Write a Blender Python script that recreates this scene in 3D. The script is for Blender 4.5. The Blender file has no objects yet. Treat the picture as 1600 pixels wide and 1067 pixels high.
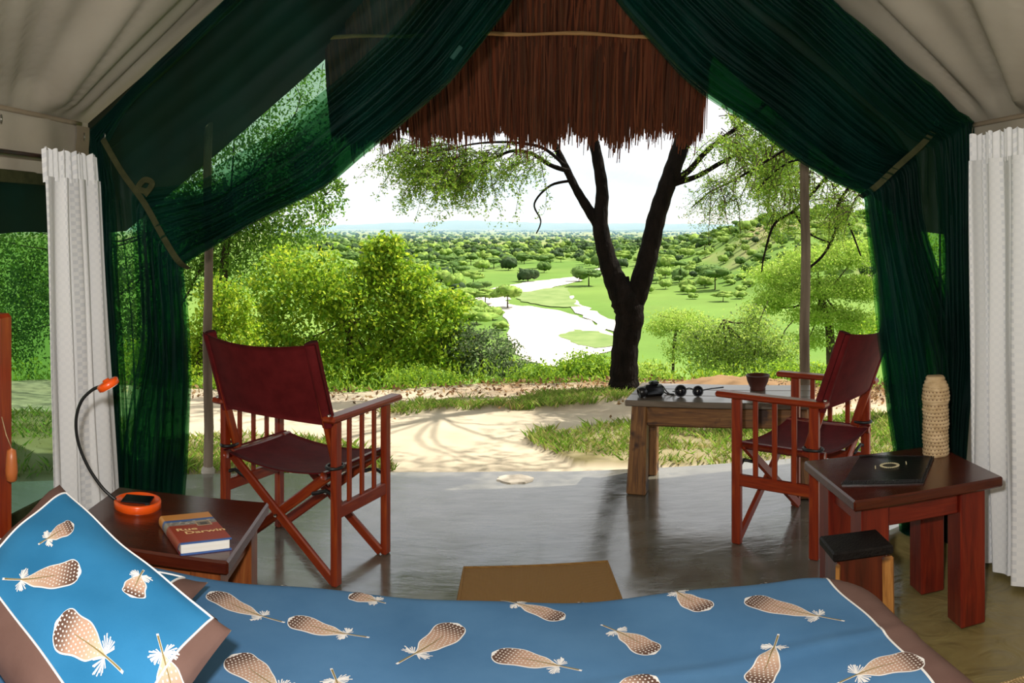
import bpy, bmesh, math, random
import numpy as np
from mathutils import Vector, Matrix

random.seed(7)
rng = np.random.default_rng(11)
SC = bpy.context.scene
COL = SC.collection

# ------------------------------------------------------------------ camera, sky, sun, exposure
F, HOR, CH = 1300.0, 355.0, 1.4          # cylinder radius in photo pixels, horizon row, eye height
cam_d = bpy.data.cameras.new('camera')
cam_d.type = 'PANO'                       # the photograph is a stitched cylindrical panorama
cam_d.panorama_type = 'CENTRAL_CYLINDRICAL'
cam_d.central_cylindrical_radius = 1.0
cam_d.central_cylindrical_range_u_min = -800.0 / F
cam_d.central_cylindrical_range_u_max = 800.0 / F
cam_d.central_cylindrical_range_v_min = -(1067.0 - HOR) / F
cam_d.central_cylindrical_range_v_max = HOR / F
cam_d.clip_start, cam_d.clip_end = 0.02, 40000
cam = bpy.data.objects.new('camera', cam_d)
cam.location = (0, 0, CH)
cam.rotation_euler = (math.pi / 2, 0, 0)
COL.objects.link(cam)
SC.camera = cam

w = bpy.data.worlds.new('sky')
SC.world = w
w.use_nodes = True
wn, wl = w.node_tree.nodes, w.node_tree.links
bg = wn['Background']
tc = wn.new('ShaderNodeTexCoord')
mp = wn.new('ShaderNodeMapping'); mp.inputs['Scale'].default_value = (1.0, 1.0, 4.0)
nz = wn.new('ShaderNodeTexNoise'); nz.inputs['Scale'].default_value = 2.2; nz.inputs['Detail'].default_value = 6
cr = wn.new('ShaderNodeValToRGB')
cr.color_ramp.elements[0].position = 0.30; cr.color_ramp.elements[0].color = (0.66, 0.82, 1.0, 1)
cr.color_ramp.elements[1].position = 0.52; cr.color_ramp.elements[1].color = (1.0, 1.0, 1.0, 1)
wl.new(tc.outputs['Generated'], mp.inputs['Vector']); wl.new(mp.outputs['Vector'], nz.inputs['Vector'])
wl.new(nz.outputs['Fac'], cr.inputs['Fac']); wl.new(cr.outputs['Color'], bg.inputs['Color'])
bg.inputs['Strength'].default_value = 1.2

sd = bpy.data.lights.new('sun', 'SUN'); sd.energy = 9.0; sd.angle = math.radians(0.6); sd.color = (1.0, 0.95, 0.85)
sun = bpy.data.objects.new('sun', sd); COL.objects.link(sun)
sun.rotation_euler = Vector((0.58, 0.20, 0.82)).to_track_quat('Z', 'Y').to_euler()

fd = bpy.data.lights.new('camera_flash', 'POINT'); fd.energy = 185; fd.shadow_soft_size = 0.035; fd.color = (1.0, 0.97, 0.93)
flash = bpy.data.objects.new('camera_flash', fd); COL.objects.link(flash)
flash.location = (-0.10, 0.02, CH + 0.13)

vs = SC.view_settings
vs.view_transform = 'Standard'; vs.look = 'None'; vs.exposure = 0.0; vs.gamma = 1.0
vs.use_curve_mapping = False
SC.cycles.transparent_max_bounces = 32
SC.cycles.max_bounces = 8

# ------------------------------------------------------------------ photo pixels to places
def direc(px): 
    t = (px - 800.0) / F
    return math.sin(t), math.cos(t)
def AR(px, py, R):
    s, c = direc(px); return Vector((R * s, R * c, CH - (py - HOR) / F * R))
def G(px, py, z=0.0): return AR(px, py, F * (CH - z) / (py - HOR))
def AY(px, py, Y): return AR(px, py, Y / direc(px)[1])
def AX(px, py, X): return AR(px, py, X / direc(px)[0])

# ------------------------------------------------------------------ materials
def new_mat(name):
    m = bpy.data.materials.new(name); m.use_nodes = True
    nt = m.node_tree
    return m, nt, nt.nodes['Principled BSDF'], nt.nodes['Material Output']
def node(nt, kind, **kw):
    n = nt.nodes.new(kind)
    for k, v in kw.items():
        if k in n.inputs: n.inputs[k].default_value = v
        else: setattr(n, k, v)
    return n
def rgba(c): return (c[0], c[1], c[2], 1.0)
def ramp(nt, fac, stops):
    r = nt.nodes.new('ShaderNodeValToRGB')
    e = r.color_ramp.elements
    while len(e) < len(stops): e.new(0.5)
    for i, (p, c) in enumerate(stops):
        e[i].position = p; e[i].color = rgba(c)
    nt.links.new(fac, r.inputs['Fac'])
    return r.outputs['Color']
def coords(nt, scale=(1, 1, 1), kind='Object'):
    t = nt.nodes.new('ShaderNodeTexCoord'); m = nt.nodes.new('ShaderNodeMapping')
    m.inputs['Scale'].default_value = scale
    nt.links.new(t.outputs[kind], m.inputs['Vector'])
    return m.outputs['Vector']
def noise(nt, vec, scale, detail=4, rough=0.55, dist=0.0):
    n = node(nt, 'ShaderNodeTexNoise', Scale=scale, Detail=detail, Roughness=rough, Distortion=dist)
    if vec is not None: nt.links.new(vec, n.inputs['Vector'])
    return n.outputs['Fac']
def bump(nt, bsdf, h, strength=0.3, dist=0.01):
    b = node(nt, 'ShaderNodeBump', Strength=strength, Distance=dist)
    nt.links.new(h, b.inputs['Height']); nt.links.new(b.outputs['Normal'], bsdf.inputs['Normal'])

def mottled(name, c0, c1, scale=6, rough=0.7, bstr=0.2, bscale=60, bdist=0.004, spec=0.5, stretch=(1, 1, 1), coat=0.0, detail=5):
    m, nt, b, o = new_mat(name)
    v = coords(nt, stretch)
    nt.links.new(ramp(nt, noise(nt, v, scale, detail), [(0.32, c0), (0.68, c1)]), b.inputs['Base Color'])
    b.inputs['Roughness'].default_value = rough
    b.inputs['Specular IOR Level'].default_value = spec
    b.inputs['Coat Weight'].default_value = coat
    if bstr: bump(nt, b, noise(nt, v, bscale, 3), bstr, bdist)
    return m
def wood(name, c0, c1, c2, rough=0.35, ring=9, coat=0.25, worn=None):
    m, nt, b, o = new_mat(name)
    v = coords(nt, (1.2, 14, 14))
    f1 = noise(nt, v, ring * 0.35, 6, 0.6, 1.2)
    c = ramp(nt, f1, [(0.25, c0), (0.5, c1), (0.78, c2)])
    if worn:
        f2 = noise(nt, coords(nt, (1, 1, 1)), 7, 3)
        mx = nt.nodes.new('ShaderNodeMix'); mx.data_type = 'RGBA'
        mr = node(nt, 'ShaderNodeMapRange'); mr.inputs[1].default_value = 0.60; mr.inputs[2].default_value = 0.68
        nt.links.new(f2, mr.inputs[0]); nt.links.new(mr.outputs[0], mx.inputs[0])
        nt.links.new(c, mx.inputs[6]); mx.inputs[7].default_value = rgba(worn); c = mx.outputs[2]
    nt.links.new(c, b.inputs['Base Color'])
    b.inputs['Roughness'].default_value = rough
    b.inputs['Coat Weight'].default_value = coat
    b.inputs['Coat Roughness'].default_value = 0.2
    bump(nt, b, noise(nt, v, ring, 4), 0.18, 0.003)
    return m
def plain(name, c, rough=0.5, metal=0.0, spec=0.5):
    m, nt, b, o = new_mat(name)
    v = coords(nt)
    k = 0.88
    nt.links.new(ramp(nt, noise(nt, v, 30, 2), [(0.3, (c[0] * k, c[1] * k, c[2] * k)), (0.7, c)]), b.inputs['Base Color'])
    b.inputs['Roughness'].default_value = rough; b.inputs['Metallic'].default_value = metal
    b.inputs['Specular IOR Level'].default_value = spec
    return m
def attr_mat(name, rough=0.75, trans=0.0, bstr=0.0, spec=0.3, bscale=80, bdist=0.01):
    """colour from the mesh's own colour attribute; trans adds light coming through leaves"""
    m, nt, b, o = new_mat(name)
    a = node(nt, 'ShaderNodeVertexColor', layer_name='Col')
    nt.links.new(a.outputs['Color'], b.inputs['Base Color'])
    b.inputs['Roughness'].default_value = rough; b.inputs['Specular IOR Level'].default_value = spec
    if bstr: bump(nt, b, noise(nt, coords(nt), bscale, 4), bstr, bdist)
    if trans:
        t = nt.nodes.new('ShaderNodeBsdfTranslucent'); mx = node(nt, 'ShaderNodeMixShader'); mx.inputs[0].default_value = trans
        nt.links.new(a.outputs['Color'], t.inputs['Color'])
        nt.links.new(b.outputs[0], mx.inputs[1]); nt.links.new(t.outputs[0], mx.inputs[2]); nt.links.new(mx.outputs[0], o.inputs['Surface'])
    return m
def net_mat(name, cover, thread, tint):
    m, nt, b, o = new_mat(name)
    b.inputs['Base Color'].default_value = rgba(thread); b.inputs['Roughness'].default_value = 0.55
    b.inputs['Specular IOR Level'].default_value = 0.12; b.inputs['Sheen Tint'].default_value = (0.02, 0.25, 0.24, 1)
    v = coords(nt, (1, 1, 0.35))
    nt.links.new(ramp(nt, noise(nt, v, 5, 4), [(0.35, tuple(x * 0.6 for x in thread)), (0.7, tuple(x * 1.6 for x in thread))]), b.inputs['Base Color'])
    t = node(nt, 'ShaderNodeBsdfTransparent'); t.inputs['Color'].default_value = rgba(tint)
    mx = node(nt, 'ShaderNodeMixShader')
    mr = node(nt, 'ShaderNodeMapRange'); mr.inputs[1].default_value = 0.3; mr.inputs[2].default_value = 0.7
    mr.inputs[3].default_value = cover - 0.05; mr.inputs[4].default_value = cover + 0.05
    nt.links.new(noise(nt, coords(nt, (1, 1, 1)), 260, 2), mr.inputs[0]); nt.links.new(mr.outputs[0], mx.inputs[0])
    nt.links.new(t.outputs[0], mx.inputs[1]); nt.links.new(b.outputs[0], mx.inputs[2]); nt.links.new(mx.outputs[0], o.inputs['Surface'])
    return m

M = {}
M['canvas'] = mottled('tan_canvas', (0.335, 0.295, 0.23), (0.41, 0.37, 0.295), 2.2, 0.85, 0.25, 380, 0.0012, 0.2)
M['seam'] = mottled('canvas_seam', (0.24, 0.19, 0.13), (0.30, 0.24, 0.165), 8, 0.85, 0.2, 200, 0.001, 0.2)
M['net'] = net_mat('green_netting', 0.54, (0.0015, 0.020, 0.017), (0.64, 1.0, 0.68))
M['hem'] = mottled('green_binding', (0.002, 0.030, 0.022), (0.004, 0.05, 0.036), 9, 0.7, 0.2, 300, 0.001, 0.3)
M['webbing'] = mottled('olive_webbing', (0.030, 0.034, 0.012), (0.05, 0.052, 0.02), 30, 0.8, 0.3, 500, 0.001, 0.2)
M['steel'] = plain('dull_steel', (0.45, 0.43, 0.38), 0.35, 1.0)
M['chairwood'] = wood('varnished_red_wood', (0.13, 0.009, 0.002), (0.25, 0.026, 0.004), (0.38, 0.070, 0.010), 0.38, 9, 0.15)
M['tablewood'] = wood('dark_red_wood', (0.07, 0.005, 0.002), (0.14, 0.010, 0.003), (0.22, 0.024, 0.006), 0.4, 8, 0.12)
M['tabletop'] = wood('polished_dark_top', (0.028, 0.004, 0.002), (0.06, 0.009, 0.003), (0.10, 0.02, 0.006), 0.26, 8, 0.25)
M['leftwood'] = wood('brown_table_wood', (0.13, 0.03, 0.008), (0.24, 0.065, 0.016), (0.34, 0.12, 0.03), 0.35, 8, 0.3)
M['benchwood'] = wood('rough_weathered_wood', (0.05, 0.018, 0.006), (0.20, 0.085, 0.022), (0.34, 0.17, 0.05), 0.6, 10, 0.0, (0.04, 0.014, 0.006))
M['benchtop'] = wood('grey_worn_top', (0.10, 0.075, 0.055), (0.17, 0.135, 0.10), (0.24, 0.20, 0.16), 0.28, 7, 0.3)
M['stoolwood'] = wood('charred_block_wood', (0.02, 0.004, 0.002), (0.07, 0.010, 0.004), (0.13, 0.022, 0.006), 0.3, 7, 0.3)
M['wornedge'] = wood('worn_pale_edge', (0.10, 0.035, 0.008), (0.34, 0.14, 0.03), (0.5, 0.26, 0.07), 0.5, 10, 0.0, (0.03, 0.01, 0.004))
M['charred'] = mottled('charred_black', (0.004, 0.003, 0.003), (0.010, 0.008, 0.007), 40, 0.5, 0.6, 160, 0.004, 0.15)
M['pole'] = mottled('grey_pole_wood', (0.10, 0.07, 0.045), (0.26, 0.20, 0.14), 16, 0.8, 0.4, 60, 0.004, 0.2, (1, 1, 0.12))
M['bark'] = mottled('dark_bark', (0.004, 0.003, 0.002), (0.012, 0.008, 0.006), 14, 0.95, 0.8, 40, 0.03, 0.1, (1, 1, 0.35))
M['twig'] = mottled('twig_bark', (0.04, 0.028, 0.018), (0.085, 0.062, 0.042), 14, 0.95, 0.3, 60, 0.01, 0.1)
M['maroon'] = mottled('maroon_canvas', (0.085, 0.004, 0.005), (0.125, 0.008, 0.009), 16, 0.85, 0.35, 420, 0.001, 0.2)
M['blackplastic'] = plain('black_plastic', (0.012, 0.012, 0.013), 0.3)
M['rubber'] = plain('black_rubber', (0.014, 0.014, 0.014), 0.45)
M['orange'] = plain('orange_plastic', (0.86, 0.10, 0.008), 0.28)
M['solar'] = plain('solar_cell', (0.008, 0.008, 0.012), 0.12)
M['lampglass'] = plain('lamp_lens', (0.75, 0.72, 0.66), 0.2)
M['blue'] = mottled('blue_cotton', (0.055, 0.150, 0.295), (0.078, 0.190, 0.350), 5, 0.85, 0.25, 300, 0.001, 0.2)
M['pillowblue'] = mottled('bright_blue_cotton', (0.018, 0.15, 0.32), (0.03, 0.19, 0.385), 5, 0.85, 0.25, 300, 0.001, 0.2)
M['brown'] = mottled('brown_cotton', (0.115, 0.062, 0.050), (0.155, 0.09, 0.074), 7, 0.88, 0.25, 300, 0.001, 0.2)
M['greycloth'] = mottled('grey_lining', (0.30, 0.275, 0.24), (0.38, 0.35, 0.31), 6, 0.88, 0.2, 200, 0.001, 0.2)
M['print'] = attr_mat('batik_print', 0.85)
M['paint'] = attr_mat('printed_colour', 0.35, spec=0.5)
M['paper'] = mottled('page_edge', (0.80, 0.78, 0.72), (0.88, 0.87, 0.83), 3, 0.8, 0.5, 600, 0.001, 0.2, (1, 1, 30))
M['thatch'] = attr_mat('dry_palm_thatch', 0.8, 0.12)
M['batten'] = mottled('split_batten', (0.30, 0.15, 0.05), (0.46, 0.26, 0.10), 12, 0.7, 0.4, 40, 0.004, 0.3, (0.3, 3, 3))
M['fly'] = mottled('dark_fly_canvas', (0.012, 0.016, 0.010), (0.022, 0.026, 0.017), 3, 0.9, 0.2, 200, 0.001, 0.1)
M['leaf'] = attr_mat('leaf', 0.55, 0.55, spec=0.25)
M['farleaf'] = attr_mat('far_leaf', 0.8, 0.25, spec=0.15)
M['grass'] = attr_mat('grass', 0.7, 0.35, spec=0.2)
M['land'] = attr_mat('land', 0.95, 0, 0.5, 0.1, 0.35, 0.6)
M['sand'] = mottled('river_sand', (0.50, 0.44, 0.38), (0.68, 0.62, 0.56), 0.06, 0.9, 0.2, 1, 0.1, 0.2)
M['islet'] = mottled('wet_grass', (0.14, 0.21, 0.06), (0.22, 0.28, 0.10), 0.15, 0.9, 0.2, 1, 0.1, 0.1)
M['rock'] = mottled('pale_rock', (0.28, 0.24, 0.19), (0.45, 0.40, 0.33), 9, 0.9, 0.5, 30, 0.01)
M['clay'] = mottled('dark_clay', (0.045, 0.010, 0.006), (0.085, 0.022, 0.012), 10, 0.45, 0.3, 40, 0.002)
M['straw'] = mottled('woven_straw', (0.40, 0.27, 0.13), (0.62, 0.46, 0.27), 26, 0.75, 0.5, 120, 0.002)
M['strawdark'] = mottled('straw_gap', (0.10, 0.05, 0.025), (0.16, 0.08, 0.04), 26, 0.8, 0.3, 120, 0.002)
M['bead'] = plain('black_bead', (0.008, 0.008, 0.009), 0.12)
M['palebead'] = plain('pale_bead', (0.62, 0.55, 0.33), 0.3)
M['hide'] = mottled('black_leather', (0.008, 0.007, 0.007), (0.018, 0.013, 0.012), 12, 0.3, 0.3, 60, 0.002)
M['wick'] = plain('carved_tag_wood', (0.42, 0.12, 0.03), 0.4)

def concrete():
    m, nt, b, o = new_mat('polished_concrete')
    v = coords(nt)
    f = noise(nt, v, 2.4, 8, 0.62, 0.5)
    nt.links.new(ramp(nt, f, [(0.28, (0.070, 0.064, 0.046)), (0.5, (0.125, 0.117, 0.090)), (0.74, (0.19, 0.18, 0.15))]), b.inputs['Base Color'])
    r = node(nt, 'ShaderNodeMapRange'); r.inputs[1].default_value = 0.3; r.inputs[2].default_value = 0.7; r.inputs[3].default_value = 0.10; r.inputs[4].default_value = 0.26
    nt.links.new(noise(nt, v, 5, 5), r.inputs[0]); nt.links.new(r.outputs[0], b.inputs['Roughness'])
    b.inputs['Specular IOR Level'].default_value = 0.9; b.inputs['Coat Weight'].default_value = 0.35; b.inputs['Coat Roughness'].default_value = 0.08
    bump(nt, b, noise(nt, coords(nt, (1, 2.2, 1)), 7, 5), 0.16, 0.012)
    return m
M['concrete'] = concrete()
def groundsheet():
    m, nt, b, o = new_mat('olive_groundsheet')
    v = coords(nt)
    nt.links.new(ramp(nt, noise(nt, v, 3, 4), [(0.3, (0.20, 0.155, 0.055)), (0.7, (0.28, 0.225, 0.09))]), b.inputs['Base Color'])
    b.inputs['Roughness'].default_value = 0.38
    bump(nt, b, noise(nt, v, 5, 3, 0.5, 1.5), 0.5, 0.03)
    return m
M['sheet'] = groundsheet()
def weave(name, c0, c1, sx, sy):
    m, nt, b, o = new_mat(name)
    v = coords(nt)
    w1 = node(nt, 'ShaderNodeTexWave', Scale=sx, Distortion=1.2); w1.bands_direction = 'X'
    w2 = node(nt, 'ShaderNodeTexWave', Scale=sy, Distortion=1.2); w2.bands_direction = 'Y'
    nt.links.new(v, w1.inputs['Vector']); nt.links.new(v, w2.inputs['Vector'])
    mu = node(nt, 'ShaderNodeMath', operation='MULTIPLY')
    nt.links.new(w1.outputs['Fac'], mu.inputs[0]); nt.links.new(w2.outputs['Fac'], mu.inputs[1])
    nt.links.new(ramp(nt, mu.outputs[0], [(0.0, c0), (0.6, c1)]), b.inputs['Base Color'])
    b.inputs['Roughness'].default_value = 0.9
    bump(nt, b, mu.outputs[0], 0.6, 0.004)
    return m
M['mat'] = weave('brown_coir', (0.24, 0.115, 0.025), (0.48, 0.26, 0.07), 60, 60)
M['palemat'] = weave('pale_straw_weave', (0.30, 0.20, 0.08), (0.62, 0.47, 0.24), 30, 45)
def damask():
    m, nt, b, o = new_mat('white_checked_cotton')
    uv = node(nt, 'ShaderNodeUVMap')
    ck = node(nt, 'ShaderNodeTexChecker', Scale=1.0); ck.inputs['Color1'].default_value = (0, 0, 0, 1); ck.inputs['Color2'].default_value = (1, 1, 1, 1)
    nt.links.new(uv.outputs['UV'], ck.inputs['Vector'])
    sp = node(nt, 'ShaderNodeSeparateXYZ'); nt.links.new(uv.outputs['UV'], sp.inputs[0])
    md = node(nt, 'ShaderNodeMath', operation='MODULO'); md.inputs[1].default_value = 6.0; nt.links.new(sp.outputs[0], md.inputs[0])
    lt = node(nt, 'ShaderNodeMath', operation='LESS_THAN'); lt.inputs[1].default_value = 2.0; nt.links.new(md.outputs[0], lt.inputs[0])
    st = node(nt, 'ShaderNodeMath', operation='MULTIPLY_ADD'); st.inputs[1].default_value = 0.75; st.inputs[2].default_value = 0.25
    nt.links.new(lt.outputs[0], st.inputs[0])
    mu = node(nt, 'ShaderNodeMath', operation='MULTIPLY'); nt.links.new(ck.outputs['Fac'], mu.inputs[0]); nt.links.new(st.outputs[0], mu.inputs[1])
    nt.links.new(ramp(nt, mu.outputs[0], [(0.0, (0.80, 0.80, 0.80)), (1.0, (0.68, 0.69, 0.71))]), b.inputs['Base Color'])
    b.inputs['Roughness'].default_value = 0.75
    bump(nt, b, noise(nt, coords(nt), 400, 2), 0.15, 0.001)
    return m
M['damask'] = damask()

# ------------------------------------------------------------------ mesh helpers
class MB:
    def __init__(s): s.v, s.f, s.c, s.uv = [], [], None, None
    def add(s, vs, fs):
        k = len(s.v); s.v.extend([tuple(p) for p in vs]); s.f.extend([tuple(i + k for i in f) for f in fs]); return s
    def cbox(s, size, mat=None, b=0.004):
        hx, hy, hz = size[0] / 2, size[1] / 2, size[2] / 2
        b = min(b, hx * 0.9, hy * 0.9, hz * 0.9)
        idx, vs = {}, []
        for sx in (-1, 1):
            for sy in (-1, 1):
                for sz in (-1, 1):
                    for ax, p in enumerate(((sx * hx, sy * (hy - b), sz * (hz - b)), (sx * (hx - b), sy * hy, sz * (hz - b)), (sx * (hx - b), sy * (hy - b), sz * hz))):
                        idx[(sx, sy, sz, ax)] = len(vs); vs.append(Vector(p))
        fs = []
        for sg in (-1, 1):
            fs.append([idx[(sg, a, c, 0)] for a, c in ((-1, -1), (1, -1), (1, 1), (-1, 1))])
            fs.append([idx[(a, sg, c, 1)] for a, c in ((-1, -1), (1, -1), (1, 1), (-1, 1))])
            fs.append([idx[(a, c, sg, 2)] for a, c in ((-1, -1), (1, -1), (1, 1), (-1, 1))])
        for a in (-1, 1):
            for c in (-1, 1):
                fs.append([idx[(a, c, -1, 0)], idx[(a, c, 1, 0)], idx[(a, c, 1, 1)], idx[(a, c, -1, 1)]])
                fs.append([idx[(a, -1, c, 0)], idx[(a, 1, c, 0)], idx[(a, 1, c, 2)], idx[(a, -1, c, 2)]])
                fs.append([idx[(-1, a, c, 1)], idx[(1, a, c, 1)], idx[(1, a, c, 2)], idx[(-1, a, c, 2)]])
                for e in (-1, 1): fs.append([idx[(a, c, e, 0)], idx[(a, c, e, 1)], idx[(a, c, e, 2)]])
        if mat is not None: vs = [mat @ p for p in vs]
        return s.add(vs, fs)
    def tube(s, pts, rad, n=8, cap=True, squash=1.0):
        pts = [Vector(p) for p in pts]
        if not hasattr(rad, '__len__'): rad = [rad] * len(pts)
        up = Vector((0.13, 0.31, 0.94)); prev = None; vs, fs = [], []
        for i, p in enumerate(pts):
            t = (pts[min(i + 1, len(pts) - 1)] - pts[max(i - 1, 0)]).normalized()
            a = t.cross(up if prev is None else prev)
            if a.length < 1e-4: a = t.cross(Vector((1, 0, 0)))
            a.normalize(); b = a.cross(t).normalized(); prev = b
            a = t.cross(b).normalized() * -1 if False else a
            for k in range(n):
                an = 2 * math.pi * k / n
                vs.append(p + (a * math.cos(an) * squash + b * math.sin(an)) * rad[i])
            prev = b
        for i in range(len(pts) - 1):
            for k in range(n):
                fs.append((i * n + k, i * n + (k + 1) % n, (i + 1) * n + (k + 1) % n, (i + 1) * n + k))
        if cap: fs.append(tuple(range(n))); fs.append(tuple((len(pts) - 1) * n + k for k in range(n)))
        return s.add(vs, fs)
    def lathe(s, prof, n=28, mat=None):
        vs, fs = [], []
        for r, z in prof:
            for k in range(n):
                a = 2 * math.pi * k / n; p = Vector((r * math.cos(a), r * math.sin(a), z)); vs.append(mat @ p if mat is not None else p)
        for i in range(len(prof) - 1):
            for k in range(n): fs.append((i * n + k, i * n + (k + 1) % n, (i + 1) * n + (k + 1) % n, (i + 1) * n + k))
        fs.append(tuple(range(n))); fs.append(tuple((len(prof) - 1) * n + k for k in range(n)))
        return s.add(vs, fs)
    def grid(s, fn, nu, nv, uvfn=None):
        vs = [fn(i / nu, j / nv) for j in range(nv + 1) for i in range(nu + 1)]
        fs = [(j * (nu + 1) + i, j * (nu + 1) + i + 1, (j + 1) * (nu + 1) + i + 1, (j + 1) * (nu + 1) + i) for j in range(nv) for i in range(nu)]
        if uvfn: s.uv = [uvfn(i / nu, j / nv) for j in range(nv + 1) for i in range(nu + 1)]
        return s.add(vs, fs)
    def mesh(s, name, mat, smooth=False):
        me = bpy.data.meshes.new(name)
        me.from_pydata(s.v, [], s.f)
        if s.uv:
            ul = me.uv_layers.new(name='UVMap')
            vi = np.empty(len(me.loops), dtype=np.int32); me.loops.foreach_get('vertex_index', vi)
            ul.data.foreach_set('uv', np.array(s.uv, dtype=np.float32)[vi].ravel())
        if s.c is not None: set_col(me, np.array(s.c, dtype=np.float32))
        me.materials.append(mat)
        if smooth: me.polygons.foreach_set('use_smooth', np.ones(len(me.polygons), dtype=bool))
        me.update()
        return me
    def build(s, name, mat, parent=None, smooth=False, world=True):
        bmat = s.mesh(name, mat, smooth)
        return put(name, bmat, parent, world)
def set_col(me, c):
    at = me.color_attributes.new('Col', 'FLOAT_COLOR', 'POINT')
    a = np.ones((len(me.vertices), 4), dtype=np.float32); a[:, :3] = c[:, :3]
    at.data.foreach_set('color', a.ravel())
def put(name, me, parent=None, world=True):
    o = bpy.data.objects.new(name, me); COL.objects.link(o)
    if parent is not None:
        o.parent = parent
        if world:                                   # vertices are world coordinates, the parent is an unrotated empty
            p = Vector((0, 0, 0)); q = parent
            while q is not None: p += Vector(q.location); q = q.parent
            o.location = -p
    return o
def fast_mesh(name, v, f, mat, col=None, smooth=False):
    """v n x 3 array, f m x k array of equal polygons"""
    me = bpy.data.meshes.new(name)
    n, (m, k) = len(v), f.shape
    me.vertices.add(n); me.vertices.foreach_set('co', np.ascontiguousarray(v, dtype=np.float32).ravel())
    me.loops.add(m * k); me.loops.foreach_set('vertex_index', np.ascontiguousarray(f, dtype=np.int32).ravel())
    me.polygons.add(m); me.polygons.foreach_set('loop_start', np.arange(0, m * k, k, dtype=np.int32))
    if smooth: me.polygons.foreach_set('use_smooth', np.ones(m, dtype=bool))
    me.update(calc_edges=True); me.validate()
    if col is not None: set_col(me, col)
    me.materials.append(mat)
    return me
def tag(o, label=None, cat=None, group=None, kind=None):
    if label: o['label'] = label
    if cat: o['category'] = cat
    if group: o['group'] = group
    if kind: o['kind'] = kind
    return o
def thing(name, loc, label, cat, group=None, rz=0.0):
    o = bpy.data.objects.new(name, None); COL.objects.link(o)
    o.location = loc; o.rotation_euler = (0, 0, rz); o.empty_display_size = 0.05
    return tag(o, label, cat, group)
def struct(o): o['kind'] = 'structure'; return o
def copy_tree(o, parent=None):
    c = o.copy(); COL.objects.link(c); c.parent = parent
    for ch in list(o.children): copy_tree(ch, c)
    return c
def bar(name, p0, p1, w, h, mat, parent, up=(0, 0, 1), b=0.004, taper=1.0, ext=0.0):
    """a wooden piece from p0 to p1 in the parent's own space, grain along its length; w is across, h along up"""
    p0, p1 = Vector(p0), Vector(p1)
    x = (p1 - p0); L = x.length + 2 * ext; x.normalize()
    z = Vector(up) - x * Vector(up).dot(x); z.normalize(); y = z.cross(x)
    m = MB().cbox((L, w, h), None, b)
    if taper != 1.0: m.v = [(q[0], q[1] * (1 + (taper - 1) * (q[0] / L + 0.5)), q[2] * (1 + (taper - 1) * (q[0] / L + 0.5))) for q in m.v]
    o = put(name, m.mesh(name, mat), parent, False)
    R = Matrix((x, y, z)).transposed().to_4x4(); R.translation = (p0 + p1) / 2
    o.matrix_local = R
    return o
def poly_interp(pts, s):
    """pts: list of (param, value vector); piecewise linear"""
    for (a, p), (b, q) in zip(pts, pts[1:]):
        if s <= b: 
            k = 0 if b == a else (s - a) / (b - a); return [p[i] + (q[i] - p[i]) * k for i in range(len(p))]
    return list(pts[-1][1])
def smooth01(x): x = max(0.0, min(1.0, x)); return x * x * (3 - 2 * x)
def catmull(pts, n):
    pts = [Vector(p) for p in pts]; out = []
    for i in range(len(pts) - 1):
        p0, p1, p2, p3 = pts[max(i - 1, 0)], pts[i], pts[i + 1], pts[min(i + 2, len(pts) - 1)]
        for k in range(n):
            t = k / n
            out.append(0.5 * ((2 * p1) + (-p0 + p2) * t + (2 * p0 - 5 * p1 + 4 * p2 - p3) * t * t + (-p0 + 3 * p1 - 3 * p2 + p3) * t ** 3))
    return out + [pts[-1]]

# ------------------------------------------------------------------ land
BANK = 7.6
def bank_r(th):
    return BANK + 0.25 * np.sin(th * 9 + 0.6) + 0.5 * np.clip(th - 0.1, 0, 1)
def terr(R, th):
    """height of the land at ground range R and bearing th (arrays)"""
    R = np.asarray(R, float); th = np.asarray(th, float)
    d = np.maximum(R - bank_r(th), 0)
    z = -30.0 * (1 - np.exp(-d / 45.0))
    hill = 1 / (1 + np.exp(-(th - 0.235) / 0.045))
    rise = np.clip((R - 430 + 120 * hill) / 300, 0, 1); rise = rise * rise * (3 - 2 * rise)
    fade = 1 - np.clip((R - 1100) / 900, 0, 1)
    z = z + 42.0 * hill * rise * fade * (0.9 + 0.12 * np.sin(th * 23) + 0.06 * np.sin(th * 51 + R * 0.01))
    left = 1 / (1 + np.exp((th + 0.22) / 0.04))
    z = z + 8 * left * np.clip((R - 60) / 200, 0, 1)
    z = z + np.where(R > 700, 0.6 * np.sin(R * 0.021 + th * 31) * np.sin(th * 47 + R * 0.013), 0)
    return z
def vnoise(x, y, seed=0):
    """smooth value noise of two arrays"""
    r = np.random.default_rng(seed).random((64, 64))
    xi, yi = np.floor(x).astype(int), np.floor(y).astype(int)
    fx, fy = x - xi, y - yi
    fx = fx * fx * (3 - 2 * fx); fy = fy * fy * (3 - 2 * fy)
    a = r[xi % 64, yi % 64]; b = r[(xi + 1) % 64, yi % 64]; c = r[xi % 64, (yi + 1) % 64]; d = r[(xi + 1) % 64, (yi + 1) % 64]
    return (a * (1 - fx) + b * fx) * (1 - fy) + (c * (1 - fx) + d * fx) * fy
def fbm(x, y, seed=0):
    return (vnoise(x, y, seed) + 0.5 * vnoise(x * 2.1, y * 2.1, seed + 1) + 0.25 * vnoise(x * 4.3, y * 4.3, seed + 2)) / 1.75

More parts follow.
